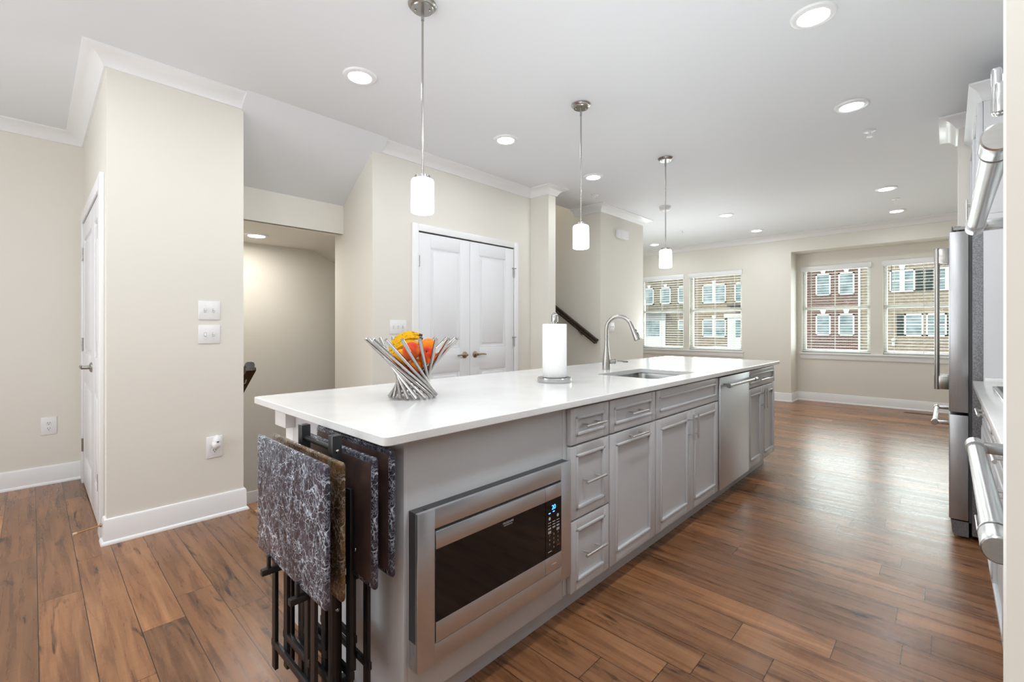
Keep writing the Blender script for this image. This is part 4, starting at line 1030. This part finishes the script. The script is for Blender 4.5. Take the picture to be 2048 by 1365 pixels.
mb = MB(); mb.tube([(1.052, 3.62, 0.845), (1.045, 3.62, 0.815), (1.0, 3.62, 0.80), (0.972, 3.62, 0.805)], 0.006, 10); mb.obj('rail_bracket', M_nickel, hl)

# ------------------------------------------------------------------ right-hand kitchen run (faces +Y)
YR = -0.135
# refrigerator
fr = thing('refrigerator', 'stainless steel french door refrigerator with bar handles seen from its side', 'refrigerator', (4.1, -0.4, 0))
FX0, FX1 = 3.655, 4.565
mb = MB(); mb.box(FX0, FX1, -0.77, -0.098, 0.03, 1.765, 0.004); mb.obj('cabinet_body', M_fridgeside, fr)
mb = MB(); mb.box(FX0 + 0.006, FX1 - 0.006, -0.0975, -0.086, 0.10, 1.755); mb.obj('door_gasket', M_gask, fr)
fm = (FX0 + FX1) / 2
for (a, b, hx) in ((FX0, fm - 0.002, fm - 0.06), (fm + 0.002, FX1, fm + 0.06)):
    mb = MB(); mb.box(a, b, -0.0855, -0.004, 0.722, 1.76, 0.006); d = mb.obj('door', M_steelv, fr)
    mb = MB(); mb.tube([(hx, 0.052, 0.86), (hx, 0.052, 1.69)], 0.0125, 16)
    for z0, z1 in ((0.81, 0.90), (1.62, 1.72)):
        mb.tube([(hx, 0.052, z0), (hx, 0.052, z1)], 0.0145, 16); mb.box(hx - 0.011, hx + 0.011, -0.005, 0.053, z0 + 0.002, z1 - 0.002, 0.003)
    mb.obj('bar_handle', M_nickel, d)
mb = MB(); mb.box(FX0, FX1, -0.0855, -0.004, 0.108, 0.708, 0.006); d = mb.obj('freezer_drawer', M_steelv, fr)
mb = MB(); mb.tube([(FX0 + 0.10, 0.058, 0.640), (FX1 - 0.08, 0.058, 0.640)], 0.0125, 16)
for x in (FX0 + 0.085, FX1 - 0.12): mb.lathe([(0, 0), (0.0145, 0), (0.0165, 0.003), (0.0165, 0.055), (0, 0.056)], (x, 0.058, 0.640), 18, 'x'); mb.box(x + 0.012, x + 0.038, -0.005, 0.056, 0.630, 0.650, 0.003)
mb.obj('bar_handle', M_nickel, d)
mb = MB(); mb.poly_prism([(-0.085, 0.015), (-0.03, 0.015), (-0.018, 0.03), (-0.012, 0.10), (-0.085, 0.10)], 'x', FX0 + 0.01, FX1 - 0.01); mb.obj('base_grille', M_fridgeside, fr)
mb = MB(); mb.box(FX0 + 0.005, FX0 + 0.07, -0.20, -0.02, 1.767, 1.785, 0.003); mb.tube([(FX0 + 0.03, -0.040, 1.75), (FX0 + 0.03, -0.040, 1.79)], 0.014, 16); mb.box(FX0 + 0.004, FX0 + 0.05, -0.020, -0.012, 1.755, 1.792, 0.002); mb.obj('hinge_cover', M_dkmet, fr)
for x in (FX0 + 0.06, FX1 - 0.06):
    mb = MB(); mb.lathe([(0, 0), (0.02, 0), (0.016, 0.032), (0, 0.032)], (x, -0.15, 0.0), 14); mb.lathe([(0, 0), (0.02, 0), (0.016, 0.032), (0, 0.032)], (x, -0.68, 0.0), 14); mb.obj('levelling_foot', M_gask, fr)

# tall grey panel beside the fridge, cabinet over it
tp = MB(); tp.box(3.595, 3.635, -0.775, -0.141, 0.0, 1.83, 0.002); tag(tp.obj('fridge_side_panel', M_cab, loc=(3.61, -0.45, 0)), 'tall plain grey panel standing between the refrigerator and the right counter', 'panel')
uc = thing('fridge_cabinet', 'grey upper cabinet with crown moulding above the refrigerator', 'cabinet', (4.1, -0.4, 1.83))
mb = MB(); mb.box(3.60, 4.65, -0.775, -0.141, 1.832, 2.46, 0.002); mb.obj('cabinet_body', M_cab, uc)
for (a, b, px) in ((3.606, 4.122, 4.09), (4.128, 4.644, 4.16)):
    mb = MB(); front(mb, a, b, 1.84, 2.45, -0.118, -1, 0.055); d = mb.obj('door', M_cab, uc); pull(d, px, 1.87, px, 2.02, -0.118, -1)
def cabcrown(parent, path, ztop):
    pr = [(0, ztop), (0.058, ztop), (0.058, ztop - 0.010), (0.046, ztop - 0.020), (0.026, ztop - 0.040), (0.016, ztop - 0.062), (0.012, ztop - 0.075), (0.006, ztop - 0.082), (0.006, ztop - 0.095), (0, ztop - 0.095)]
    mb = MB(); mb.sweep(pr, path); mb.obj('crown_moulding', M_cab, parent)
cabcrown(uc, [(4.65, -0.1405), (3.60, -0.1405), (3.60, -0.77)], 2.545)

# right base cabinets, counter and cooktop
rc = thing('base_cabinet', 'grey base cabinet with drawers beside the fridge panel on the right', 'cabinet', (3.2, YR, 0))
def carcR(parent, x0, x1): mb = MB(); mb.box(x0 + 0.001, x1 - 0.001, -0.775, YR - 0.022, 0.0, ZB - 0.001, 0.001); mb.obj('cabinet_body', M_cab, parent)
carcR(rc, 2.75, 3.594)
for (z0, z1) in ((0.722, ZD), (0.413, 0.714), (0.113, 0.405)):
    mb = MB(); front(mb, 2.757, 3.588, z0, z1, YR, -1, 0.042); d = mb.obj('drawer', M_cab, rc); zc = (z0 + z1) / 2; pull(d, 3.05, zc, 3.28, zc, YR, -1)
rd = thing('base_cabinet', 'grey base cabinet under the cooktop between the wall oven and the drawers', 'cabinet', (2.2, YR, 0))
carcR(rd, 1.585, 2.75)
mb = MB(); front(mb, 1.592, 2.743, 0.722, ZD, YR, -1, 0.042); d = mb.obj('drawer', M_cab, rd); pull(d, 2.02, 0.797, 2.30, 0.797, YR, -1)
for (a, b, px) in ((1.592, 2.164, 2.13), (2.170, 2.743, 2.205)):
    mb = MB(); front(mb, a, b, 0.113, 0.714, YR, -1, 0.055); d = mb.obj('door', M_cab, rd); pull(d, px, 0.545, px, 0.695, YR, -1)
mb = MB(); mb.box(1.586, 3.593, -0.775, -0.0975, ZB, ZT, 0.003); mb.box(3.575, 3.593, -0.775, -0.145, ZT - 0.002, ZT + 0.02, 0.002)
tag(mb.obj('side_countertop', M_quartz, loc=(2.6, -0.45, ZB)), 'white quartz countertop on the right between wall oven and fridge', 'countertop')
ck = thing('cooktop', 'dark cooktop with steel rim set in the right countertop', 'cooktop', (2.75, -0.42, ZT))
mb = MB(); mb.box(2.28, 3.21, -0.68, -0.156, ZT + 0.0005, ZT + 0.010, 0.003); mb.obj('rim', M_steel, ck)
mb = MB(); mb.box(2.292, 3.198, -0.668, -0.170, ZT + 0.0095, ZT + 0.0125, 0.001); mb.obj('cooking_surface', M_gask, ck)
ut = thing('cooking_utensil', 'slim metal utensil with a flat black top standing on the cooktop', 'utensil', (3.02, -0.29, ZT + 0.012))
mb = MB(); mb.lathe([(0, 0), (0.026, 0), (0.022, 0.006), (0.006, 0.012), (0.0045, 0.10), (0, 0.10)], (3.02, -0.285, ZT + 0.0125), 20); mb.obj('stem', M_chrome, ut)
mb = MB(); mb.lathe([(0, 0.098), (0.028, 0.098), (0.030, 0.102), (0.030, 0.118), (0.026, 0.122), (0, 0.122)], (3.02, -0.285, ZT + 0.0125), 24); mb.obj('black_top', M_blk, ut)

# wall oven tower
ov = thing('oven_cabinet', 'tall grey cabinet tower around the double wall oven at the right edge', 'cabinet', (1.19, -0.45, 0))
OX0, OX1 = 0.80, 1.584
mb = MB(); mb.box(OX0, OX1, -0.775, -0.145, 0.105, 2.46, 0.002); mb.box(OX0 + 0.02, OX1 - 0.02, -0.775, -0.20, 0, 0.105); mb.obj('cabinet_body', M_cab, ov)
for (a, b, px) in ((0.806, 1.189, 1.150), (1.195, 1.578, 1.232)):
    mb = MB(); front(mb, a, b, 1.56, 2.45, -0.122, -1, 0.055); d = mb.obj('door', M_cab, ov)
    mb = MB(); zq = 1.572 if px < 1.19 else 1.600; hq = 0.056 if px < 1.19 else 0.085; mb.box(px - 0.011, px + 0.011, -0.072, -0.058, zq, zq + hq, 0.005, 3); mb.box(px - 0.008, px + 0.008, -0.121, -0.062, zq + 0.012, zq + hq - 0.012, 0.004); mb.obj('pull_handle', M_steel, d)
mb = MB(); front(mb, 0.806, 1.578, 0.113, 0.30, -0.122, -1, 0.042); d = mb.obj('drawer', M_cab, ov); pull(d, 1.08, 0.205, 1.30, 0.205, -0.122, -1)
cabcrown(ov, [(OX1, -0.1445), (OX0, -0.1445), (OX0, -0.77)], 2.545)
wo = thing('double_wall_oven', 'stainless double wall oven with two thick bar handles at the right edge', 'oven', (1.19, -0.13, 0.32))
mb = MB(); mb.box(0.815, 1.57, -0.1445, -0.128, 0.315, 1.545, 0.003); mb.obj('oven_frame', M_steelv, wo)
for z0, z1, hz in ((0.325, 0.965, 0.920), (0.985, 1.49, 1.450)):
    mb = MB(); mb.box(0.820, 1.565, -0.1275, -0.108, z0, z1, 0.004); d = mb.obj('oven_door', M_steelv, wo)
    mb = MB(); mb.box(0.90, 1.485, -0.1085, -0.1065, z0 + 0.10, z1 - 0.14); mb.obj('oven_window', M_blkglass, d)
    mb = MB(); hy = -0.0478
    mb.tube([(0.90, hy, hz), (1.54, hy, hz)], 0.0150, 28)
    for x in (0.852, 1.535):
        mb.lathe([(0, 0), (0.016, 0), (0.0180, 0.002), (0.0180, 0.055), (0.0165, 0.058), (0, 0.058)], (x, hy, hz), 32, 'x')
        mb.lathe([(0.0150, 0), (0.0185, 0), (0.0185, 0.0025), (0.0150, 0.0025)], (x + (0.061 if x < 1 else -0.006), hy, hz), 32, 'x')
        mb.box(x + 0.014, x + 0.044, -0.109, hy, hz - 0.0115, hz + 0.0115, 0.003)
    mb.obj('bar_handle', M_steel, d)
mb = MB(); mb.box(0.83, 1.555, -0.1275, -0.118, 1.495, 1.54, 0.002); mb.obj('control_panel', M_blkglass, wo)

# ------------------------------------------------------------------ outside: street and town houses
mb = MB(); mb.box(9.6, 60, -40, 60, -2.7, -2.5); struct(mb, 'ground', M_asph)
XH = 38.0
def house(name, label, y0, y1, brickm, wins, z1=6.2, cornice=True, shutters=(), extras=None):
    h = thing('town_house', label, 'house', (XH + 3, (y0 + y1) / 2, -2.5), 'brick town houses across the street')
    mb = MB(); mb.box(XH, XH + 7, y0, y1, -2.5, z1); mb.obj('brick_wall', brickm, h)
    if cornice:
        mb = MB(); mb.box(XH - 0.10, XH + 0.2, y0 + 0.01, y1 - 0.01, 5.45, 5.95, 0.04); mb.box(XH - 0.30, XH + 0.2, y0 + 0.012, y1 - 0.012, 5.95, 6.2, 0.05); mb.obj('cornice', M_extwhite, h)
    mb = MB(); mb.poly_prism([(XH - 0.3, z1), (XH + 7.2, z1), (XH + 3.6, z1 + 1.6)], 'y', y0, y1); mb.obj('roof', M_gask, h)
    for (a, b, c, d, arch) in wins:
        mb = MB(); f = 0.09
        mb.box(XH - 0.06, XH + 0.05, a, b, c, c + f); mb.box(XH - 0.06, XH + 0.05, a, b, d - f, d); mb.box(XH - 0.06, XH + 0.05, a, a + f, c, d); mb.box(XH - 0.06, XH + 0.05, b - f, b, c, d); mb.box(XH - 0.05, XH + 0.05, a, b, (c + d) / 2 - 0.03, (c + d) / 2 + 0.03)
        if b - a > 1.2: mb.box(XH - 0.065, XH + 0.05, (a + b) / 2 - 0.13, (a + b) / 2 + 0.13, c, d)
        w = mb.obj('window', M_extwhite, h)
        mb = MB(); mb.box(XH - 0.025, XH + 0.0, a + f * 0.5, b - f * 0.5, c + f * 0.5, d - f * 0.5); mb.obj('pane', M_extglass, w)
        if arch:
            mb = MB(); m_ = (a + b) / 2; mb.poly_prism([(m_ - 0.10, d + 0.02), (m_ + 0.10, d + 0.02), (m_ + 0.17, d + 0.30), (m_ - 0.17, d + 0.30)], 'x', XH - 0.07, XH + 0.02); mb.obj('keystone', M_extwhite, w)
    for (a, b, c, d) in shutters:
        mb = MB(); mb.box(XH - 0.05, XH + 0.01, a, b, c, d, 0.01)
        k = int((d - c) / 0.09)
        for i in range(k): mb.box(XH - 0.065, XH - 0.04, a + 0.04, b - 0.04, c + 0.05 + i * 0.09, c + 0.10 + i * 0.09)
        mb.obj('shutter', M_shut, h)
    if extras: extras(h)
    return h
def ex_left(h):
    mb = MB(); mb.box(XH - 0.12, XH + 0.1, 17.75, 20.2, -2.5, 2.5); p = mb.obj('garage_surround', M_extwhite, h)
    mb = MB(); mb.box(XH - 0.16, XH - 0.05, 18.3, 18.95, 0.5, 1.85); mb.box(XH - 0.16, XH - 0.05, 19.0, 19.7, 0.5, 1.85); mb.obj('pane', M_extglass, h)
    mb = MB(); mb.box(XH - 1.0, XH + 0.1, 17.6, 20.3, 2.55, 2.8); mb.obj('porch_roof', M_gask, h)
house('town_house', 'taupe brick town house seen through the leftmost window', 15.6, 24.0, M_bricktaupe,
      [(18.85, 19.75, 3.3, 4.75, 1), (17.3, 18.25, 3.3, 4.75, 1), (15.95, 16.65, 3.3, 4.75, 0), (15.9, 16.65, 1.05, 1.95, 0)], extras=ex_left)
def ex_b(h):
    mb = MB(); mb.box(XH - 0.15, XH + 0.1, 11.3, 12.6, -2.5, 2.05); mb.box(XH - 0.25, XH + 0.1, 11.2, 12.85, 2.05, 2.35, 0.03); mb.obj('door_surround', M_extwhite, h)
    mb = MB(); mb.box(XH - 0.19, XH - 0.1, 11.3, 11.98, 0.5, 1.85); mb.obj('pane', M_extglass, h)
    mb = MB(); mb.box(XH - 0.9, XH + 0.1, 11.0, 12.4, 2.9, 3.05); mb.obj('porch_roof', M_gask, h)
house('town_house', 'tan brick town house seen through the full left window', 7.35, 15.58, M_bricktan,
      [(12.75, 14.6, 3.25, 4.75, 1), (10.9, 12.1, 3.25, 4.75, 0), (12.75, 14.6, 0.5, 1.95, 1), (8.4, 9.6, 3.25, 4.75, 0)], extras=ex_b)
def ex_c(h):
    mb = MB(); mb.box(XH - 0.12, XH + 0.05, 4.21, 4.33, -2.5, 5.45); mb.obj('downspout', M_extwhite, h)
house('town_house', 'red brick town house seen through the left bay window', 4.20, 7.33, M_brickred,
      [(5.85, 6.73, 3.48, 4.98, 1), (4.53, 5.42, 3.48, 4.98, 1), (5.85, 6.73, 0.70, 2.17, 1), (4.53, 5.42, 0.70, 2.17, 1)], extras=ex_c)
def ex_d(h):
    mb = MB(); mb.ball((XH - 0.12, 2.52, 0.46), 0.12, seg=14); mb.box(XH - 0.10, XH, 2.44, 2.60, 0.05, 0.35, 0.02); mb.obj('wall_lamp', M_extwhite, h)
house('town_house', 'buff stone town house with dark shutters seen through the right bay window', -4.5, 4.18, M_brickbuff,
      [(1.48, 2.72, 3.50, 4.9, 1), (-0.62, 0.62, 3.50, 4.9, 0), (1.10, 2.0, 0.72, 2.12, 0), (0.05, 0.98, 0.72, 2.12, 0)],
      shutters=[(1.12, 1.44, 3.50, 4.86), (0.68, 1.0, 3.50, 4.86), (2.04, 2.36, 0.72, 2.1), (-0.3, 0.02, 0.72, 2.1)], extras=ex_d)
# parked car whose roof shows above the sill of the left window
cr = thing('parked_car', 'white car roof just showing above the left window sill', 'car', (27.5, 9.4, -2.5))
mb = MB(); mb.poly_prism([(7.2, -2.1), (7.2, -1.3), (8.3, -1.0), (9.0, -0.05), (9.5, 0.13), (10.1, 0.15), (10.6, 0.0), (11.2, -1.0), (11.6, -1.2), (11.6, -2.1)], 'x', 26.6, 28.4)
mb.obj('car_body', M_carpaint, cr)
mb = MB(); mb.poly_prism([(8.5, -0.95), (9.1, -0.12), (10.5, -0.12), (11.0, -0.95)], 'x', 26.58, 28.42); mb.obj('car_glass', M_extglass, cr)
for y in (8.1, 10.8):
    mb = MB(); mb.lathe([(0, 0), (0.33, 0), (0.36, 0.05), (0.36, 0.2), (0, 0.22)], (26.58, y, -2.14), 24, 'x'); mb.lathe([(0, 0), (0.33, 0), (0.36, 0.05), (0.36, 0.2), (0, 0.22)], (28.2, y, -2.14), 24, 'x'); mb.obj('wheel', M_gask, cr)
